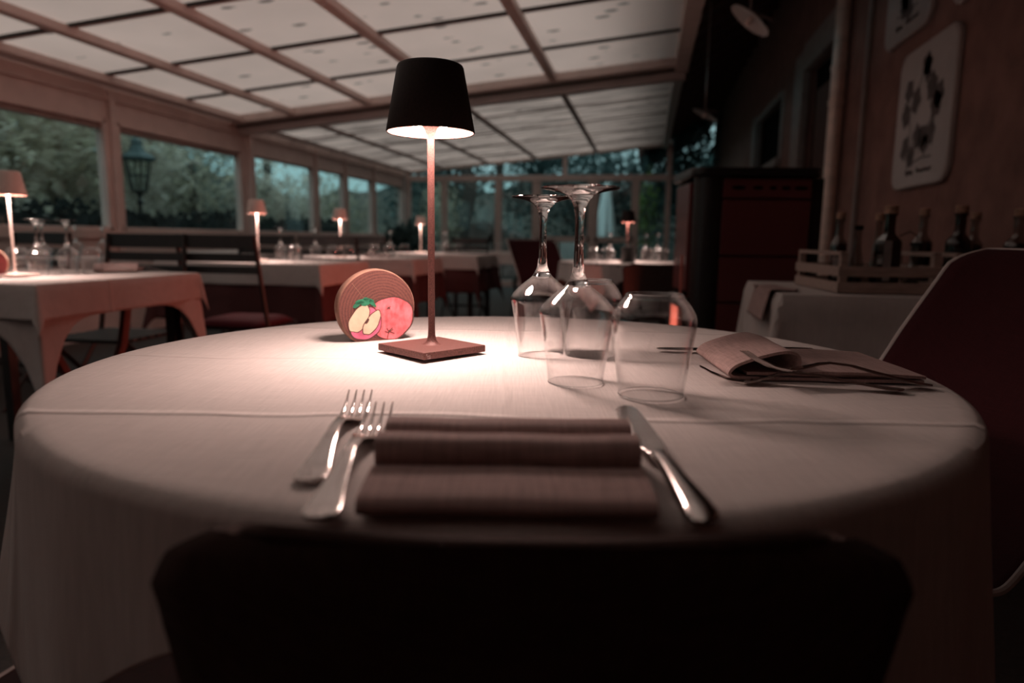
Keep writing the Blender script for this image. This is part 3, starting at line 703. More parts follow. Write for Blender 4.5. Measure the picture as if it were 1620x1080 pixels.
# ------------------------------------------------------------------ shell chairs
def shell_chair(label, mt, edge=True, name='shell_chair', prof=None, wid=None, curl=.045):
    """moulded chair facing +Y; seat about .46 high"""
    t = empty(name, (0, 0, 0), 0, label, 'chair')
    prof = prof or [(.235, .435), (.215, .455), (.12, .452), (0, .438), (-.05, .442), (-.115, .472), (-.170, .535), (-.215, .62), (-.292, .74), (-.372, .855), (-.396, .890)]
    wid = wid or [.17, .21, .225, .232, .232, .230, .228, .230, .236, .236, .222]
    P = []; Wd = []
    for i in range(len(prof)-1):
        p0, p1, p2, p3 = [Vector(prof[max(0, min(len(prof)-1, k))]) for k in (i-1, i, i+1, i+2)]
        for k in range(6):
            q = k/6; P.append(.5*((2*p1)+(-p0+p2)*q+(2*p0-5*p1+4*p2-p3)*q*q+(-p0+3*p1-3*p2+p3)*q**3)); Wd.append(wid[i]*(1-q)+wid[i+1]*q)
    P.append(Vector(prof[-1])); Wd.append(wid[-1]); K = len(P); nu = 25; vs = []
    for j in range(K):
        s = j/(K-1); w = max(0, min(1, (s-.38)/.22)); w = w*w*(3-2*w)
        dy, dz = w, (1-w)                      # side curl: up along the seat, forward along the back
        c0_ = curl if s < .6 else curl*(1+.67*(s-.6)/.4)
        c0_ *= min(1, (1-s)/.12+.35)
        for i in range(nu):
            u = -1+2*i/(nu-1); c = c0_*abs(u)**2.6
            vs.append((Wd[j]*u, P[j].x+dy*c, P[j].y+dz*c))
    fs = [(j*nu+i, j*nu+i+1, (j+1)*nu+i+1, (j+1)*nu+i) for j in range(K-1) for i in range(nu-1)]
    sh = MB().add(vs, fs).build('shell', mt, t, smooth=True, solid=.007)
    rim = [vs[i] for i in range(nu)]+[vs[j*nu+nu-1] for j in range(1, K)]+[vs[(K-1)*nu+i] for i in range(nu-2, -1, -1)]+[vs[j*nu] for j in range(K-2, 0, -1)]
    if edge: MB().tube(rim, .0047, 8, closed=True).build('edge_piping', M_piping, sh, smooth=True)
    MB().lathe([(.05, .395), (.11, .405), (.11, .43)], 24, cap0=True, cap1=True).build('seat_mount', M_legm, t)
    for sx_ in (-1, 1):
        for sy_ in (-1, 1):
            MB().tube([(sx_*.08, sy_*.08, .41), (sx_*.21, sy_*.20, .0)], [.014, .009], 10).build('leg', M_legm, t)
    return t
ch = shell_chair('dark chair tucked under the near table edge, its back towards the camera', M_shell_dk, edge=False,
    prof=[(.235, .435), (.215, .455), (.12, .452), (0, .438), (-.08, .440), (-.135, .468), (-.165, .530), (-.185, .62), (-.198, .70), (-.203, .725), (-.206, .742), (-.208, .753), (-.209, .758)],
    wid=[.17, .185, .19, .19, .19, .185, .180, .182, .190, .193, .184, .160, .128], curl=.012)
ch.location = T2W(.012, .515, 0); ch.rotation_euler = (0, 0, YAW)
rc = shell_chair('dark red shell chair with a cream edge at the right of the near round table', M_shell)
rc.location = T2W(.49, .99, 0); rc.rotation_euler = (0, 0, YAW+radians(93))
rg = MB().box(0, 1.5, -1.1, .45, .002, .012).build('rug', pm('dark_red_rug', (.022, .005, .005), .95, nscale=40, namt=.3)); rg.location = T2W(-.99, 1.37, 0); rg.rotation_euler = (0, 0, YAW-radians(15))
tag(rg, 'dark red rug with a pale edge on the floor under the near round table', 'rug')
MB().box(-.012, 0, -1.1, .45, .002, .014).build('binding', M_framed, rg)

# ------------------------------------------------------------------ slatted chairs
def slat_chair(label):
    t = empty('slatted_chair', (0, 0, 0), 0, label, 'chair')      # faces +Y, back at y = -.2
    for sx_ in (-1, 1):
        MB().tube([(sx_*.200, -.22, .90), (sx_*.205, -.19, .72), (sx_*.205, -.13, .45), (sx_*.205, .24, .0)], .013, 8, flat=.8).build('leg', M_chairblk, t)
        MB().tube([(sx_*.185, .20, .44), (sx_*.185, -.26, .0)], .012, 8, flat=.8).build('leg', M_chairblk, t)
    for z0, z1, yy in ((.835, .900, -.221), (.772, .812, -.207), (.715, .752, -.195)):
        MB().box(-.205, .205, yy-.008, yy+.006, z0, z1).build('back_slat', M_chairblk, t, bevel=.004)
    st = MB()
    for k in range(7): st.box(-.185, .185, -.15+k*.054, -.15+k*.054+.042, .435, .450)
    st.build('seat', M_chairblk, t, bevel=.002)
    MB().box(-.18, .18, -.02, .0, .18, .2).build('stretcher', M_chairblk, t)
    MB().grid(lambda u, v: (.185*(2*u-1)*(1-.05*(2*v-1)**4), .01+.185*(2*v-1)*(1-.05*(2*u-1)**4), .453+.034*(1-(2*u-1)**8)*(1-(2*v-1)**8)), 15, 15).build('seat_cushion', M_cushion, t, smooth=True, solid=.006)
    return t
CH = [  # x, y, rot, label
 (-2.02, 3.16, .03, 'black slatted chair, its open back to the camera before the second left table'),
 (-2.355, 2.70, pi+.04, 'black slatted chair behind the left foreground table, its wide back beside the open-slatted one'),
 (-3.33, 3.05, pi-.1, 'black slatted chair farthest left, seen past the upturned glasses'),
 (-2.62, 4.20, pi, 'dark slatted chair partly hidden between the second left table and its lamp'),
 (-2.10, 4.50, .02, 'black slatted chair whose slats show lamplight, behind the wooden slice'),
 (-1.88, 7.0, pi, 'small dark chair back far away just right of the brown lamp pole'),
 (-2.35, 5.62, .05, 'dark slatted chair far away left of the brown lamp pole'),
 (-1.25, 7.6, pi, 'dark slatted chair at the far end by the glazed wall')]
c0 = None
for x, y, rz, lb in CH:
    if c0 is None: c0 = slat_chair(lb); c0.location = (x, y, 0); c0.rotation_euler = (0, 0, rz); c0['group'] = 'slatted chairs'
    else:
        q = dup(c0, (x, y, 0), rz, lb, 'slatted chairs')
        if abs(rz) > 2:
            for k in kids(q):
                if k.name.startswith('seat_cushion'): bpy.data.objects.remove(k)

# ------------------------------------------------------------------ tables of the left row
TB = [((-2.75, -1.80, 1.74, 2.50), (.115, .115), 'left foreground table under pale cloths with a lamp and four glasses', 'pale tablecloth with a hanging pointed corner on the left foreground table', 1),
      ((-2.80, -1.78, 3.52, 4.18), (.13, .13), 'second table of the left row, behind the open-slatted chair', 'pale tablecloth on the second table of the left row, behind the slatted chair', 2),
      ((-2.65, -1.66, 4.72, 5.42), (.13, .13), 'third table of the left row, beyond the wooden slice', 'pale tablecloth on the third table of the left row, beyond the wooden slice', 3),
      ((-2.50, -1.48, 5.90, 6.72), (.13, .13), 'fourth table of the left row, just right of the brown lamp pole', 'pale tablecloth on the fourth table of the left row, right of the lamp pole', 4),
      ((-2.15, -1.22, 7.30, 8.10), (.13, .13), 'fifth and farthest table of the left row', 'pale tablecloth on the farthest table of the left row', 5),
      ((-4.25, -3.40, 3.30, 4.10), (.22, .22), 'table by the left windows seen through the slatted chair back', 'pale tablecloth by the left windows seen through the slatted chair back', 6),
      ((-4.15, -3.35, 5.60, 6.40), (.22, .22), 'table by the left windows behind the wine glass far off', 'pale tablecloth by the left windows farther along', 7)]
for (x0, x1, y0, y1), ov, lt, lcn, sd in TB:
    rect_table(x0, x1, y0, y1, lt); rect_cloth('tablecloth', x0, x1, y0, y1, ov, .7455, lcn, sd)
for i, (x0, x1, y0, y1) in enumerate(((-2.79, -1.79, 3.53, 4.17), (-2.64, -1.67, 4.73, 5.41), (-2.49, -1.49, 5.91, 6.71))):
    uc = rect_cloth('undercloth', x0, x1, y0, y1, (.34, .34), .7435, 'red undercloth, darkened for shade, hanging under the pale cloth of the %s table of the left row' % ('second', 'third', 'fourth')[i], 31+i, mt=M_under)
# lower undercloth of the foreground left table
u = rect_cloth('tablecloth', -2.74, -1.81, 1.75, 2.49, (.115, .115), .7435, 'undercloth whose long corners hang below the top cloth of the left foreground table', 11, drop_corner=3.4); u.name = 'undercloth'
ZB = .7475
wl_ = make_lamp('table_lamp', 'white table lamp at the left edge of the picture', False, 'white table lamps')
wl_.location = (-2.13, 1.985, ZB)
for x, y, z, lb in ((-2.24, 3.68, ZB, 'white table lamp above the open-slatted chair back'), (-2.245, 4.80, ZB, 'white table lamp shining above the wooden slice, left of the brown pole'),
                    (-2.20, 6.52, ZB, 'small far white lamp just left of the brown lamp pole')):
    dup(wl_, (x, y, z), .5, lb, 'white table lamps')
def wg(x, y, z, lb): dup(wine, (x, y, z), random.random()*6, lb)
def tg(x, y, z, lb): dup(tum, (x, y, z), random.random()*6, lb)
random.seed(5)
wg(-2.13, 2.08, ZB, 'upturned wine glass beside the left-edge lamp, left one of the pair')
wg(-2.135, 2.215, ZB, 'upturned wine glass beside the left-edge lamp, right one of the pair')
wg(-2.45, 2.42, ZB, 'upturned wine glass whose foot shows right of the left pair')
tg(-2.24, 2.10, ZB, 'upturned water glass left of the pair of glasses at the left-edge lamp')
tg(-2.13, 2.32, ZB, 'upturned water glass behind the pair at the left-edge lamp')
wg(-2.02, 3.96, ZB, 'upturned wine glass standing just right of the slatted chair, under the windows')
tg(-2.07, 3.80, ZB, 'water glass left of the far wine glass on the second left table')
tg(-1.90, 3.95, ZB, 'water glass right of the far wine glass on the second left table')
tg(-1.86, 4.09, ZB, 'water glass at the far right corner of the second left table')
wg(-2.22, 3.90, ZB, 'wine glass behind the white lamp of the second left table')
wg(-3.55, 3.75, ZB, 'wine glass by the left windows, stem glinting above the chair back')
wg(-3.62, 4.05, ZB, 'wine glass foot seen below the windows left of the white lamp')
wg(-1.95, 5.05, ZB, 'wine glass on the third left table behind the wooden slice')
tg(-1.80, 4.95, ZB, 'water glass at the right end of the third left table')
tg(-1.88, 4.85, ZB, 'water glass on the third left table behind the slatted chair')
tg(-2.02, 4.90, ZB, 'water glass catching the lamplight between the slats, third left table')
for i, (x, y) in enumerate(((-1.93, 6.05), (-1.82, 6.10))): wg(x, y, ZB, ('left', 'right')[i]+' one of two far wine glasses just right of the brown pole')
for i, (x, y) in enumerate(((-1.88, 5.98), (-1.76, 6.00), (-1.70, 6.12))): tg(x, y, ZB, ('leftmost', 'middle', 'rightmost')[i]+' of three far water glasses on the fourth left table')
tg(-1.62, 7.5, ZB, 'water glass on the farthest table of the left row')
wg(-1.50, 7.6, ZB, 'wine glass on the farthest table of the left row')
# napkins and forks there
def small_napkin(x, y, rz, lb, k=1.0):
    o = nr_.copy(); COL.objects.link(o); o.location = (x, y, ZB+.0008); o.rotation_euler = (0, 0, rz); tag(o, lb, 'napkin')
    for c in kids(nr_): d = c.copy(); COL.objects.link(d); d.parent = o
small_napkin(-2.06, 2.36, .6, 'pinkish folded napkin right of the upturned glasses on the left foreground table')
small_napkin(-2.30, 3.62, .2, 'folded napkin glimpsed through the slatted chair back')
small_napkin(-2.10, 4.92, -1.2, 'folded napkin on the third table of the left row')
fork((-2.20, 1.86, ZB+.001), (-2.36, 1.94, ZB+.001), 'dark fork at the left edge of the left foreground table')
fork((-1.86, 2.42, ZB+.001), (-2.02, 2.30, ZB+.02), 'dark fork beside the pinkish napkin on the left foreground table')
w2 = wood_slice('reddish wooden slice cut off by the left edge of the picture', painted=False)
w2.location = (-2.175, 1.93, ZB); w2.rotation_euler = (0, 0, YAW+radians(10)+.2); w2.scale = (1.0, 1.0, 1.0)
for k in kids(w2):
    if k.name.startswith('sawn_face'): k.data = k.data.copy(); k.data.materials[0] = pm('red_painted_slice', (.30, .05, .05), .6, nscale=50, namt=.3)
# curved wooden leg frame in front of the left foreground table
t = empty('folding_trestle', (-1.95, 2.15, 0), 0, 'curved crossing wooden trestle legs under the left foreground table', 'trestle')
M_trestle = pm('reddish_wood', (.20, .07, .06), .6, nscale=12, namt=.3)
MB().tube([(.12, .0, .70), (.08, 0, .5), (-.02, 0, .28), (-.20, 0, .0)], .022, 8, flat=.6).build('leg', M_trestle, t, smooth=True)
MB().tube([(-.30, .04, .66), (-.26, .04, .45), (-.12, .04, .22), (.06, .04, .0)], .022, 8, flat=.6).build('leg', M_trestle, t, smooth=True)

# ------------------------------------------------------------------ far round table with the black lamp
KC = (-.13, 4.95)
t = empty('round_table', (*KC, 0), 0, 'far round table with the black lamp, seen between the glasses', 'table')
MB().lathe([(.001, .72), (.49, .72), (.49, .742), (.001, .742)], 64).build('tabletop', M_chairblk, t)
MB().lathe([(.24, 0), (.24, .015), (.05, .04), (.035, .08), (.035, .70), (.18, .72)], 32, cap0=True).build('pedestal', M_legm, t, smooth=True)
oc2 = oc.copy(); COL.objects.link(oc2); oc2.location = (*KC, .7455); oc2.rotation_euler = (0, 0, .4); tag(oc2, 'tablecloth on the far round table under the black lamp', 'tablecloth')
kl = dup(lamp, (KC[0]-.01, KC[1]-.02, ZB), .3, 'black table lamp on the far round table, seen right of the tall glass stem')
cb = MB().lathe([(.045, 0), (.047, .005), (.05, .10), (.052, .105), (.046, .105), (.043, .01)], 32, cap0=True).build('ice_bucket', M_stoveblk, smooth=True)
cb.location = (KC[0]+.005, KC[1]-.17, ZB); tag(cb, 'small black pot at the foot of the far black lamp', 'pot')
for i, (dx, dy) in enumerate(((-.13, .06), (.20, .02))): wg(KC[0]+dx, KC[1]+dy, ZB, 'wine glass on the far round table, '+('left', 'right')[i]+' of the black lamp')
wg(KC[0]+.12, KC[1]+.2, ZB, 'wine glass on the far round table behind the black lamp')
for i, (dx, dy) in enumerate(((-.24, -.05), (-.15, -.12), (.13, -.14), (.24, -.10))): tg(KC[0]+dx, KC[1]+dy, ZB, ('outer left', 'inner left', 'inner right', 'outer right')[i]+' water glass on the far round table')
dup(ch, (KC[0]+.16, KC[1]-.52, 0), .1, 'low dark chair seen from behind in front of the far round table')
dup(rc, (KC[0]-.58, KC[1]+.38, 0), -2.4, 'red shell chair behind the left side of the far round table')
dup(rc, (KC[0]+.66, KC[1]+.05, 0), pi/2, 'red shell chair at the right side of the far round table, beside the stove')

# ------------------------------------------------------------------ stove
st = empty('pellet_stove', (.49, 3.73, 0), radians(8), 'tall red and black stove with vent slots, behind the side table', 'stove')
# seen from its side: rounded black corner at left, enamel panels, black top
MB().box(-.19, .235, -.25, .25, .03, 1.205).build('body', M_stoveblk, st, bevel=.01)
cor = MB()
for cy in (-.20, .20):
    cor.lathe([(.075, .03), (.075, 1.21)], 32, cap0=True, cap1=True, c=(-.235, cy))
cor.build('corner_column', M_stoveblk, st, smooth=True)
MB().box(-.325, -.25, -.17, .17, .65, 1.18).build('front_panel', M_red, st, bevel=.006)
dr = MB().box(-.335, -.25, -.19, -.155, .05, .62).box(-.335, -.25, .155, .19, .05, .62).box(-.335, -.25, -.155, .155, .05, .24).box(-.335, -.25, -.155, .155, .56, .62).build('door', M_stoveblk, st, bevel=.004)
MB().add([(-.262, -.155, .24), (-.262, .155, .24), (-.262, .155, .56), (-.262, -.155, .56)], [(0, 3, 2, 1)]).build('fire', emit('glowing_fire', (1.0, .20, .13), FIRE_L), dr)
def rr_poly(x0, x1, y0, y1, r, n_=8):
    o = []
    for cx, cy, a0 in ((x1-r, y1-r, 0), (x0+r, y1-r, pi/2), (x0+r, y0+r, pi), (x1-r, y0+r, 3*pi/2)):
        for k in range(n_+1): a = a0+k*pi/2/n_; o.append((cx+r*cos(a), cy+r*sin(a)))
    return o
MB().prism(rr_poly(-.335, .275, -.29, .29, .07), 1.205, 1.245).build('top_plate', M_stoveblk, st, bevel=.008)
for z0, z1 in ((.05, .60), (.61, .825), (.835, 1.095)):
    MB().box(-.185, .225, -.268, -.25, z0, z1).build('side_panel', M_red, st, bevel=.004)
vp = MB().box(-.185, .225, -.268, -.25, 1.105, 1.195).build('vent_panel', M_red, st, bevel=.004)
for cx, w in ((-.115, .034), (-.025, .026), (.045, .018), (.105, .022), (.175, .034)):
    MB().add([(cx+w*cos(a), -.2695, 1.152+.0095*sin(a)) for a in [2*pi*k/24 for k in range(24)]], [tuple(range(24))]).build('vent_slot', M_black, vp)
MB().box(.235, .29, -.24, .24, .0, 1.2).build('back_cover', M_stoveblk, st)
MB().tube([(-.345, -.17, .62), (-.345, -.17, .83)], .006, 8).build('door_handle', pm('pink_lit_handle', (.75, .22, .18), .4), st)  # orange tone stands in for the warm light falling on the handle

# ------------------------------------------------------------------ side table with crates and bottles
sx0, sx1, sy0, sy1 = .40, 1.42, 2.14, 2.86
t = rect_table(sx0, sx1, sy0, sy1, 'side table against the red wall carrying crates of bottles')
so_ = rect_cloth('tablecloth', sx0, sx1, sy0, sy1, (.12, .45), .7455, 'grey-looking tablecloth on the side table with the bottle crates', 21, ol_=.45)
sn = MB().grid(lambda u, v: ((.06-.14*u+.02*sin(5*v)) if u < .55 else (-.017-(u-.55)*.05), .0+.30*v+.02*u*sin(3*v), .004+.002*sin(9*v+4*u) if u < .55 else .004-(u-.55)*.22), 24, 24)
sn = sn.build('napkin', M_napkin, smooth=True, solid=.002); sn.location = (sx0-.002, 2.24, .7475); tag(sn, 'crumpled brown napkin hanging over the left end of the side table', 'napkin')
def crate(x, y, rz, w, d, label):
    t = empty('wooden_crate', (x, y, .7475), rz, label, 'crate')
    for k, (z0, z1) in enumerate(((.004, .034), (.052, .082))):
        for a in (0, d-.006): MB().box(0, w, a, a+.006, z0, z1).build('slat', M_crate, t)
        for a in (0, w-.006): MB().box(a, a+.006, 0, d, z0, z1).build('end_slat', M_crate, t)
    for a in (.006, w-.026):
        for b in (.006, d-.026): MB().box(a, a+.02, b, b+.02, .0, .125).build('corner_post', M_crate, t)
    for a in (.006, w-.026): MB().box(a, a+.012, .006, d-.006, .115, .127).build('handle_bar', M_crate, t)
    MB().box(.006, w-.006, .006, d-.006, .0, .005).build('bottom', M_crate, t)
    return t
crate(.575, 2.235, .10, .30, .42, 'slatted wooden crate of bottles on the side table, whole in view')
crate(.905, 2.270, .10, .30, .42, 'slatted wooden crate of bottles on the side table, partly behind the red chair')
def bottle(x, y, h, r, kind, label, tilt=0, cork=True, square=False):
    t = empty('bottle', (x, y, .7535), 0, label, 'bottle')
    sh = h*.62; nr = max(.0125, r*.42)
    prof = [(.001, 0), (r*.9, 0), (r, .006), (r, sh*.94), (r*.94, sh*1.0), (r*.72, sh*1.06), (nr*1.15, sh*1.13), (nr, sh*1.19), (nr, h*.93), (nr*1.25, h*.935), (nr*1.25, h*.965), (nr, h*.97)]
    if kind == 'round': prof = [(.001, 0), (r*.6, 0), (r*.95, .02), (r*1.05, h*.25), (r*.8, h*.42), (nr*1.1, h*.5), (nr*.8, h*.6), (nr*.8, h*.93), (nr*1.1, h*.95), (nr, h*.97)]
    if kind == 'cruet': prof = [(.001, 0), (r*1.1, 0), (r*1.15, .01), (r*.7, h*.4), (nr, h*.62), (nr*.8, h*.8), (nr*.9, h*.95)]
    mt = M_bottled if kind == 'dark' else M_bottle
    MB().lathe(prof, 4 if square else 28).build('glass', mt, t, smooth=not square, bevel=.005 if square else 0)
    if kind != 'empty':
        k = .9; lv = [(.001, .004), (r*.88, .004)]+[(p[0]*k, p[1]) for p in prof[3:5]]+[(.001, prof[4][1]*.97)] if kind != 'round' and kind != 'cruet' else [(.001, .004), (r*.6, .006), (r*.7, h*.18), (.001, h*.2)]
        MB().lathe(lv, 4 if square else 24).build('liquid', M_oil, t)
    if cork: MB().lathe([(nr*1.15, h*.955), (nr*1.22, h*1.045), (nr*1.1, h*1.055), (.0005, h*1.056)], 20, cap0=True).build('cork', M_cork, t, smooth=True)
    else: MB().lathe([(nr*1.1, h*.93), (nr*1.1, h*1.0), (.0005, h*1.0)], 16).build('cap', M_black, t)
    if tilt: t.rotation_euler = (0, tilt, 0)
    return t
def lab(b, r, z0, z1, mt, a0, a1, square=False):
    n_ = 10; rr_ = r*(1.02)
    vs = []
    for k in range(n_+1):
        a = a0+(a1-a0)*k/n_; vs += [(rr_*cos(a), rr_*sin(a), z0), (rr_*cos(a), rr_*sin(a), z1)]
    if square:
        c = r*.715; vs = [(-c, -c, z0), (-c, -c, z1), (c*0-.2*c, -c, z0), (c*0-.2*c, -c, z1)]; n_ = 1
    MB().add(vs, [(2*k, 2*k+2, 2*k+3, 2*k+1) for k in range(n_)]).build('paper_label', mt, b, solid=.0008)
B = [(.595+.04, 2.50, .235, .027, 'slim', 'slim bottle with grey label and pale cork, leftmost in the first crate'),
     (.70, 2.52, .205, .030, 'cruet', 'small dark-capped cruet second from left in the first crate'),
     (.775, 2.56, .235, .028, 'cruet', 'cork-stoppered cruet behind the square dark bottle'),
     (.745, 2.36, .250, .040, 'dark', 'square dark bottle with a white label and a pale cork in the first crate'),
     (.845, 2.42, .150, .036, 'round', 'rounded cruet with a curved stopper in the middle of the crates'),
     (.905, 2.54, .250, .032, 'slim', 'clear bottle with pale cork right of the square dark bottle'),
     (.985, 2.46, .255, .038, 'dark', 'clear-necked bottle with a large black label'),
     (1.065, 2.55, .240, .028, 'slim', 'narrow bottle behind the one with the black label'),
     (1.135, 2.42, .245, .036, 'slim', 'bottle with dark label just left of the red chair back')]
bs = []
for x, y, h, r, kd, lb in B:
    b = bottle(x, y, h, r, kd, lb, square=(lb.startswith('square')), cork=not ('dark-capped' in lb or 'rounded' in lb)); bs.append(b)
bs[3].rotation_euler = (0, 0, pi/4+.2)
M_ = None
lab(bs[0], .027, .03, .10, M_label, -2.3, -.9)
def flatlab(b, x0, x1, z0, z1, mt, y, rz):
    o = MB().box(x0, x1, y-.001, y, z0, z1).build('paper_label', mt, b); o.rotation_euler = (0, 0, rz)
flatlab(bs[3], -.027, -.004, .03, .155, M_label, -.0292, -pi/4)
lab(bs[6], .038, .03, .13, M_labelk, -2.4, -.6); lab(bs[8], .036, .05, .12, M_labelk, -1.9, -.5)
bt = bottle(1.28, 2.46, .262, .036, 'dark', 'leaning dark bottle with cork above the red chair back', tilt=.26)
t = MB().tube([(0, 0, .14), (.004, 0, .17), (-.02, 0, .185), (-.05, 0, .17)], .003, 8).build('pouring_spout', M_bottle, bs[4], smooth=True)

# ------------------------------------------------------------------ things on the house wall
def downpipe(y, x, r, mt, label, name='downpipe', z1=4.0):
    t = empty(name, (x, y, 0), 0, label, 'drain pipe')
    MB().tube([(0, 0, 0), (0, 0, z1)], r, 20).build('pipe', mt, t, smooth=True)
    for z in (2.06, 2.34, .6, 3.3): MB().lathe([(r*1.12, z), (r*1.12, z+.035)], 20, cap0=True, cap1=True).build('bracket', mt, t)
    return t
downpipe(6.45, XR-.075, .058, M_pipe, 'thick pale drain pipe running up the red wall')
downpipe(5.82, XR-.03, .018, M_stone, 'thin grey pipe on the wall right of the thick drain pipe', 'conduit')
def plaque(y0, y1, z0, z1, seed, label, words=None):
    t = empty('wall_plaque', (XR, (y0+y1)/2, (z0+z1)/2), -pi/2, label, 'wall plaque', 'white botanical plaques')
    hx, hz = (y1-y0)/2, (z1-z0)/2; out = rr_poly(-hx, hx, -hz, hz, .10, 8); n_ = len(out)
    # local: x along the wall, z up, y out of the wall (towards the room is -y after rotation)
    rings = [(1.0, -.006), (1.0, -.028), (.985, -.036), (.955, -.038), (.93, -.034)]
    vs = [(x*k, y, z*k) for k, y in rings for x, z in out]
    fs = [(j*n_+i, j*n_+(i+1) % n_, (j+1)*n_+(i+1) % n_, (j+1)*n_+i) for j in range(4) for i in range(n_)]+[tuple(4*n_+i for i in range(n_)), tuple(reversed(range(n_)))]
    b = MB().add(vs, fs).build('board', M_plaque, t, smooth=True)
    R = random.Random(seed); lf = MB(); yy = -.0358
    def leaf(cx, cz, L, w, a):
        pts = []
        for k in range(18):
            q = 2*pi*k/18; rad = 1+.16*cos(5*q); x, z = L*cos(q)*rad, w*sin(q)*rad; pts.append((cx+x*cos(a)-z*sin(a), yy, cz+x*sin(a)+z*cos(a)))
        lf.add(pts, [tuple(range(18))])
    for s0, path in ((0, [(-.06, -.24), (-.12, -.12), (-.16, .02), (-.12, .14), (-.02, .24)]), (1, [(.0, -.22), (.06, -.12), (.14, -.02), (.16, .10), (.10, .22)])):
        lf.tube([(x*hx/.36, yy, z*hz/.42) for x, z in path], .0015, 5)
        for k, (x, z) in enumerate(path):
            for q in range(2 if k % 2 else 1):
                leaf((x+R.uniform(-.085, .085))*hx/.36, (z+R.uniform(-.05, .05))*hz/.42, R.uniform(.055, .080), R.uniform(.050, .075), R.uniform(.6, 2.3))
    lf.tube([(-.16*hx/.36, yy, -.245*hz/.42), (-.05, yy, -.27*hz/.42), (.06, yy, -.255*hz/.42), (.17*hx/.36, yy, -.26*hz/.42)], .004, 5)
    lf.build('plant_drawing', M_ink, t)
    # handwritten caption: two words of joined strokes, as blurred as in the photograph
    wr_ = MB()
    for x0, L, am in ((-.17, .10, .03), (.0, .20, .022)):
        pts = [(x0, yy, -.335*hz/.42), (x0+.012, yy, -.305*hz/.42), (x0+.02, yy, -.335*hz/.42)]
        for k in range(int(L/.008)): pts.append((x0+.024+k*.008, yy, -.330*hz/.42+am*.5*sin(k*1.9+x0*9)))
        wr_.tube(pts, .003, 5)
    wr_.build('caption', M_ink, t)
    return t
plaque(4.17, 5.02, 1.24, 2.08, 3, 'white botanical plaque with rounded corners, the whole one on the red wall')
plaque(4.62, 5.42, 2.20, 3.05, 5, 'white plaque cut off by the top edge, left of the others')
plaque(3.62, 4.32, 2.16, 3.00, 8, 'white plaque of which only a bottom corner shows at the top right')
def eave_lamp(x, y, z, rx, label):
    t = empty('saucer_lamp', (x, y, z), 0, label, 'wall lamp', 'white saucer lamps under the eaves'); t.rotation_euler = (0, rx, 0)
    MB().tube([(0, 0, .05), (0, 0, (3.42-z))], .008, 8).build('hanging_rod', M_framed, t).rotation_euler = (0, -rx, 0)
    MB().lathe([(.001, .02), (.03, .03), (.10, .018), (.150, .0), (.152, -.004), (.10, .010), (.03, .018)], 36).build('saucer', M_plaque, t, smooth=True)
    MB().lathe([(.001, -.04), (.014, -.035), (.02, -.02), (.016, 0), (.014, .02)], 20).build('bulb', M_white_lamp, t, smooth=True)
    a = MB().tube([(0, 0, .03), (.02, 0, .06), (.12, 0, .08)], .01, 8).build('arm', M_framed, t)
    MB().lathe([(.03, .03), (.025, .055), (.001, .06)], 16, cap0=True).build('socket', M_framed, t)
    return t
eave_lamp(.600, 4.95, 2.335, radians(38), 'white saucer lamp tilted under the dark eaves, near the top')
eave_lamp(.56, 8.0, 2.262, radians(26), 'small distant white saucer lamp under the dark eaves')

# ------------------------------------------------------------------ outside
g = MB().grid(lambda u, v: (-60+120*u, -20+100*v, -.12-.02*sin(u*40)*sin(v*31)), 30, 30).build('ground', M_soil, smooth=True); struct(g)
def bank(u, v):
    y = -6+32*u; x = -8.6-9*v; return (x, y, -.1+ (3.4*(v**.7))+.25*sin(y*1.3)+.15*sin(x*2+y*3))
struct(MB().grid(bank, 40, 14).build('bank', M_soil, smooth=True))
def bank2(u, v):
    x = -14+26*u; y = 20+10*v; return (x, y, -.1+3.3*(v**.8)*(1 if x < 2 else .8)+.3*sin(x*1.1))
struct(MB().grid(bank2, 30, 12).build('bank.001', M_soil, smooth=True))
h = MB()
hg = random.Random(3)
for k in range(9000):
    y = hg.uniform(-2, 13); x = -6.1+hg.uniform(-.25, .25); z = hg.uniform(.0, 1.16+.06*sin(y*2.2)+.05*hg.random()); a = hg.uniform(0, 6); s = .05
    h.add([(x-s*cos(a), y-s*sin(a), z-s*.5), (x+s*cos(a), y+s*sin(a), z-s*.3), (x+s*.5, y, z+s)], [(0, 1, 2)])
h.box(-6.28, -5.95, -2, 13, -.1, 1.1)
h = h.build('hedge', M_hedge); tag(h, 'low dark clipped hedge running outside the left windows', 'hedge')

def foliage(m, cx, cy, cz, rx, ry, rz_, count, size, R, frond=.5):
    for _ in range(count):
        # point near the surface of the crown, with some depth
        while True:
            p = Vector((R.uniform(-1, 1), R.uniform(-1, 1), R.uniform(-1, 1)))
            if .25 < p.length < 1: break
        p = p*(.75+.25*R.random()); c = Vector((cx+p.x*rx, cy+p.y*ry, cz+p.z*rz_))
        d = Vector((p.x+R.uniform(-.6, .6), p.y+R.uniform(-.6, .6), R.uniform(-.5, .7))).normalized()
        s = d.cross(Vector((0, 0, 1))).normalized()
        L = size*R.uniform(.7, 1.5)
        if R.random() < frond:     # feathery spray: pairs of leaflets along a drooping rib
            nn = 7
            for k in range(nn):
                q = c+d*L*k/nn*2.2+Vector((0, 0, -.35*L*(k/nn)**2)); w = L*.55*(1-k/nn*.7)
                for sg in (-1, 1):
                    e_ = q+s*sg*w+d*w*.45; m.add([tuple(q), tuple(q+d*L*.16), tuple(e_)], [(0, 1, 2)])
        else:
            up = s.cross(d)
            m.add([tuple(c), tuple(c+s*L*.35+d*L*.5), tuple(c+d*L+up*L*.1), tuple(c-s*L*.35+d*L*.5)], [(0, 1, 2, 3)])
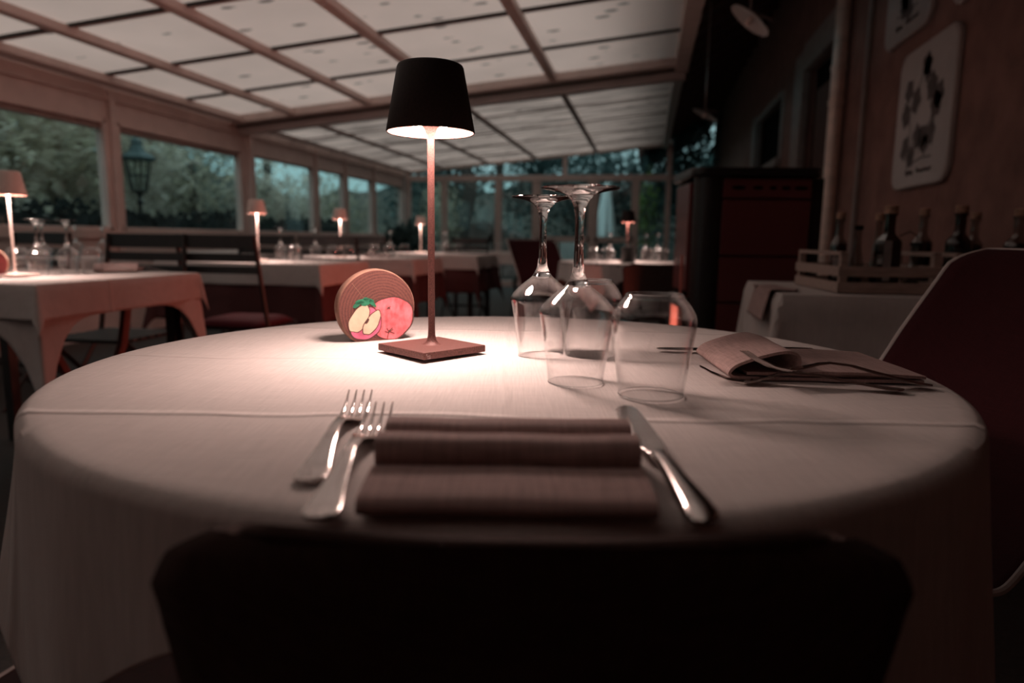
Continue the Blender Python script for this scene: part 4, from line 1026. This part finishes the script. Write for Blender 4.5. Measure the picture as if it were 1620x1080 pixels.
def bush(x, y, r, hgt, mt, seed, label, count=2600, size=.11, frond=.5, trunk=True, name='garden_shrub', cat='shrub', z0=0, group=None):
    R = random.Random(seed); t = empty(name, (x, y, z0), 0, label, cat, group)
    m = MB(); k = 5
    for i in range(k):
        a = 2*pi*i/k+R.random(); q = .45*r if i else 0
        foliage(m, q*cos(a), q*sin(a), hgt*(.38+.42*R.random()), r*.75, r*.75, hgt*.42, count//k, size, R, frond)
    m.build('foliage', mt, t)
    if trunk:
        MB().tube([(0, 0, 0), (.05, .03, hgt*.4), (.0, .08, hgt*.8)], [r*.09, r*.06, r*.03], 8).build('trunk', M_bark, t)
    return t
bush(-8.4, 4.4, 1.9, 3.9, M_leafB, 1, 'dark green feathery shrub behind the leftmost window', 3000, .17, .8)
bush(-7.6, 5.6, 1.2, 2.5, M_leafA, 2, 'pale feathery fern-like shrub in the leftmost window', 2200, .24, .95)
bush(-8.2, 7.6, 1.6, 3.3, M_leafC, 3, 'olive drooping shrub beside the garden lantern', 3000, .18, .7)
bush(-8.6, 9.8, 1.7, 3.1, M_leafA, 4, 'grey-green shrub in the right half of the second window', 3000, .16, .7)
bush(-7.4, 8.2, .9, 1.75, M_leafA, 5, 'low pale shrub under the garden lantern', 2200, .09, .6)
bush(-9.0, 12.4, 1.8, 2.9, M_leafB, 6, 'mid green shrub in the window right of the double post', 3200, .11, .4)
bush(-7.6, 13.6, 1.2, 2.3, M_leafA, 7, 'light shrub beyond the middle left windows', 2600, .10, .5)
bush(-11.5, 15.5, 2.2, 4.2, M_leafD, 8, 'tall dark tree beyond the narrow left windows', 3600, .13, .3, name='garden_tree', cat='tree')
bush(-8.2, 17.4, 1.5, 2.4, M_leafB, 9, 'round shrub beyond the far left corner window', 2600, .11, .4)
bush(-13.5, 6.5, 3.2, 6.8, M_leafB, 10, 'big tree high on the bank behind the left windows', 5200, .2, .5, name='garden_tree', cat='tree')
bush(-14.5, 12.5, 3.0, 4.6, M_leafD, 11, 'broad dark tree on the bank behind the second left window', 4600, .2, .4, name='garden_tree', cat='tree')
bush(-9.6, 1.6, 2.0, 4.6, M_leafB, 12, 'tall dark shrub at the very left of the leftmost window', 3200, .12, .6)
# beyond the end wall
bush(-5.2, 17.5, 1.6, 4.6, M_leafD, 20, 'dark tree in the left pane of the glazed end wall', 6500, .13, .2, name='garden_tree', cat='tree')
bush(-2.9, 18.6, 1.4, 4.8, M_leafD, 21, 'dark tree behind the middle of the glazed end wall', 6500, .12, .2, name='garden_tree', cat='tree')
bush(-1.2, 19.5, 1.7, 4.4, M_leafD, 22, 'blue-green tree behind the closed parasol', 6500, .13, .2, name='garden_tree', cat='tree')
bush(.9, 18.8, 1.8, 3.9, M_leafD, 23, 'blue-green tree in the right pane of the end wall', 6500, .13, .2, name='garden_tree', cat='tree')
bush(-.05, 15.2, .38, 2.2, M_leafE, 24, 'yellow-green climbing shrub in the right pane of the end wall', 500, .08, .1, z0=.0)
bush(-4.6, 15.2, .6, 1.9, M_leafB, 25, 'small green shrub just right of the end wall corner', 1200, .08, .2)
bush(2.2, 26.0, 2.6, 5.2, M_leafD, 26, 'teal tree seen past the end of the house eaves', 6000, .16, .2, name='garden_tree', cat='tree')
for i, (x, y, r, lb) in enumerate(((-4.4, 16.4, .20, 'thick dark tree trunk behind the left pane of the end wall'), (-3.7, 17.0, .12, 'slim grey tree trunk right of the thick one beyond the end wall'), (-8.8, 14.8, .12, 'pale slim trunk beyond the narrow left windows'))):
    R = random.Random(40+i); o = MB().tube([(R.uniform(-.08, .08)*k, R.uniform(-.05, .05)*k, k*1.1) for k in range(6)], [r*(1-.08*k) for k in range(6)], 12).build('tree_trunk', M_bark, smooth=True)
    o.location = (x, y, -.1); tag(o, lb, 'tree trunk')
# stone garden shed gable with a small dark window
sh = empty('garden_shed', (-4.0, 18.0, 0), 0, 'stone building with a small dark window beyond the end wall', 'building')
MB().add([(-1.3, 0, -.1), (1.5, 0, -.1), (1.5, 0, .55), (-.3, 0, 1.35), (-1.3, 0, 1.15), (-1.3, 1.5, -.1), (1.5, 1.5, -.1), (1.5, 1.5, .55), (-.3, 1.5, 1.35), (-1.3, 1.5, 1.15)],
         [(0, 1, 2, 3, 4), (9, 8, 7, 6, 5), (0, 5, 6, 1), (1, 6, 7, 2), (2, 7, 8, 3), (3, 8, 9, 4), (4, 9, 5, 0)]).build('stone_wall', M_stonewall, sh)
MB().box(-.17, .05, -.03, .05, .80, 1.0).build('window', M_black, sh)
# closed parasol, garden lantern, rain barrel, pale garden chair
um = empty('closed_parasol', (-.92, 15.3, 0), 0, 'closed pale blue-white parasol standing outside the end wall', 'parasol')
R = random.Random(8); prof = [(.03, 2.12), (.06, 2.05), (.10, 1.8), (.14, 1.5), (.18, 1.2), (.215, .98), (.20, .93), (.10, .95)]
def umf(u, v):
    i = v*(len(prof)-1); k = min(len(prof)-2, int(i)); q = i-k; r = prof[k][0]*(1-q)+prof[k+1][0]*q; z = prof[k][1]*(1-q)+prof[k+1][1]*q
    a = 2*pi*u; return (r*(1+.18*cos(8*a))*cos(a), r*(1+.18*cos(8*a))*sin(a), z)
MB().grid(umf, 64, 22, close_u=True).build('canopy', M_canvas, um, smooth=True)
MB().tube([(0, 0, 0), (0, 0, 2.18)], .02, 10).build('pole', M_gutter, um)
MB().box(-.25, .25, -.25, .25, 0, .06).build('base', M_stone, um, bevel=.01)
la = empty('garden_lantern', (-6.72, 8.22, 0), .4, 'blue-green iron street lantern standing outside the second left window', 'lamp post')
MB().lathe([(.10, 0), (.10, .05), (.05, .12), (.035, .3), (.03, .8), (.045, .9), (.022, 1.0), (.022, 1.28), (.05, 1.32), (.02, 1.36), (.03, 1.42), (.095, 1.46)], 20).build('post', M_ironb, la, smooth=True)
cg = MB()
for k in range(6):
    a = k*pi/3; cg.tube([(.095*cos(a), .095*sin(a), 1.46), (.17*cos(a), .17*sin(a), 1.88)], .011, 6)
    b = a+pi/3
    for z, r in ((1.46, .095), (1.88, .17), (1.67, .135)): cg.tube([(r*cos(a), r*sin(a), z), (r*cos(b), r*sin(b), z)], .008, 6)
cg.build('cage', M_ironb, la)
MB().lathe([(.23, 1.87), (.235, 1.90), (.17, 1.95), (.11, 1.98), (.075, 2.05), (.065, 2.08), (.08, 2.09), (.07, 2.13), (.03, 2.16), (.02, 2.22), (.001, 2.24)], 6, cap0=True).build('lantern_roof', M_iron, la)
MB().lathe([(.09, 1.47), (.16, 1.87)], 6).build('glass', M_pane, la)
pc = empty('garden_chair', (-1.62, 14.6, 0), .3, 'pale blue garden chair outside the glazed door', 'chair')
mm = MB()
for k in range(5): mm.box(-.2+k*.09, -.2+k*.09+.05, -.2, -.18, .42, .9)
mm.build('backrest', M_canvas, pc)
MB().box(-.22, .22, -.2, .22, .40, .43).build('seat', M_canvas, pc, bevel=.005)
for a in (-.2, .2):
    for b in (-.18, .2): MB().box(a-.02, a+.02, b-.02, b+.02, 0, .41).build('leg', M_canvas, pc)
# dark potted plant in the far left corner of the room
pp = empty('potted_plant', (-3.1, 8.6, 0), 0, 'dark bushy potted plant in the far corner left of the lamp pole', 'plant')
MB().lathe([(.14, 0), (.19, .5), (.21, .52), (.17, .52)], 24, cap0=True).build('pot', M_stoveblk, pp, smooth=True)
m = MB(); foliage(m, 0, 0, .78, .36, .36, .32, 900, .09, random.Random(77), .1); m.build('foliage', M_leafD, pp)
MB().tube([(0, 0, .4), (.02, .02, .8)], .02, 8).build('stem', M_bark, pp)
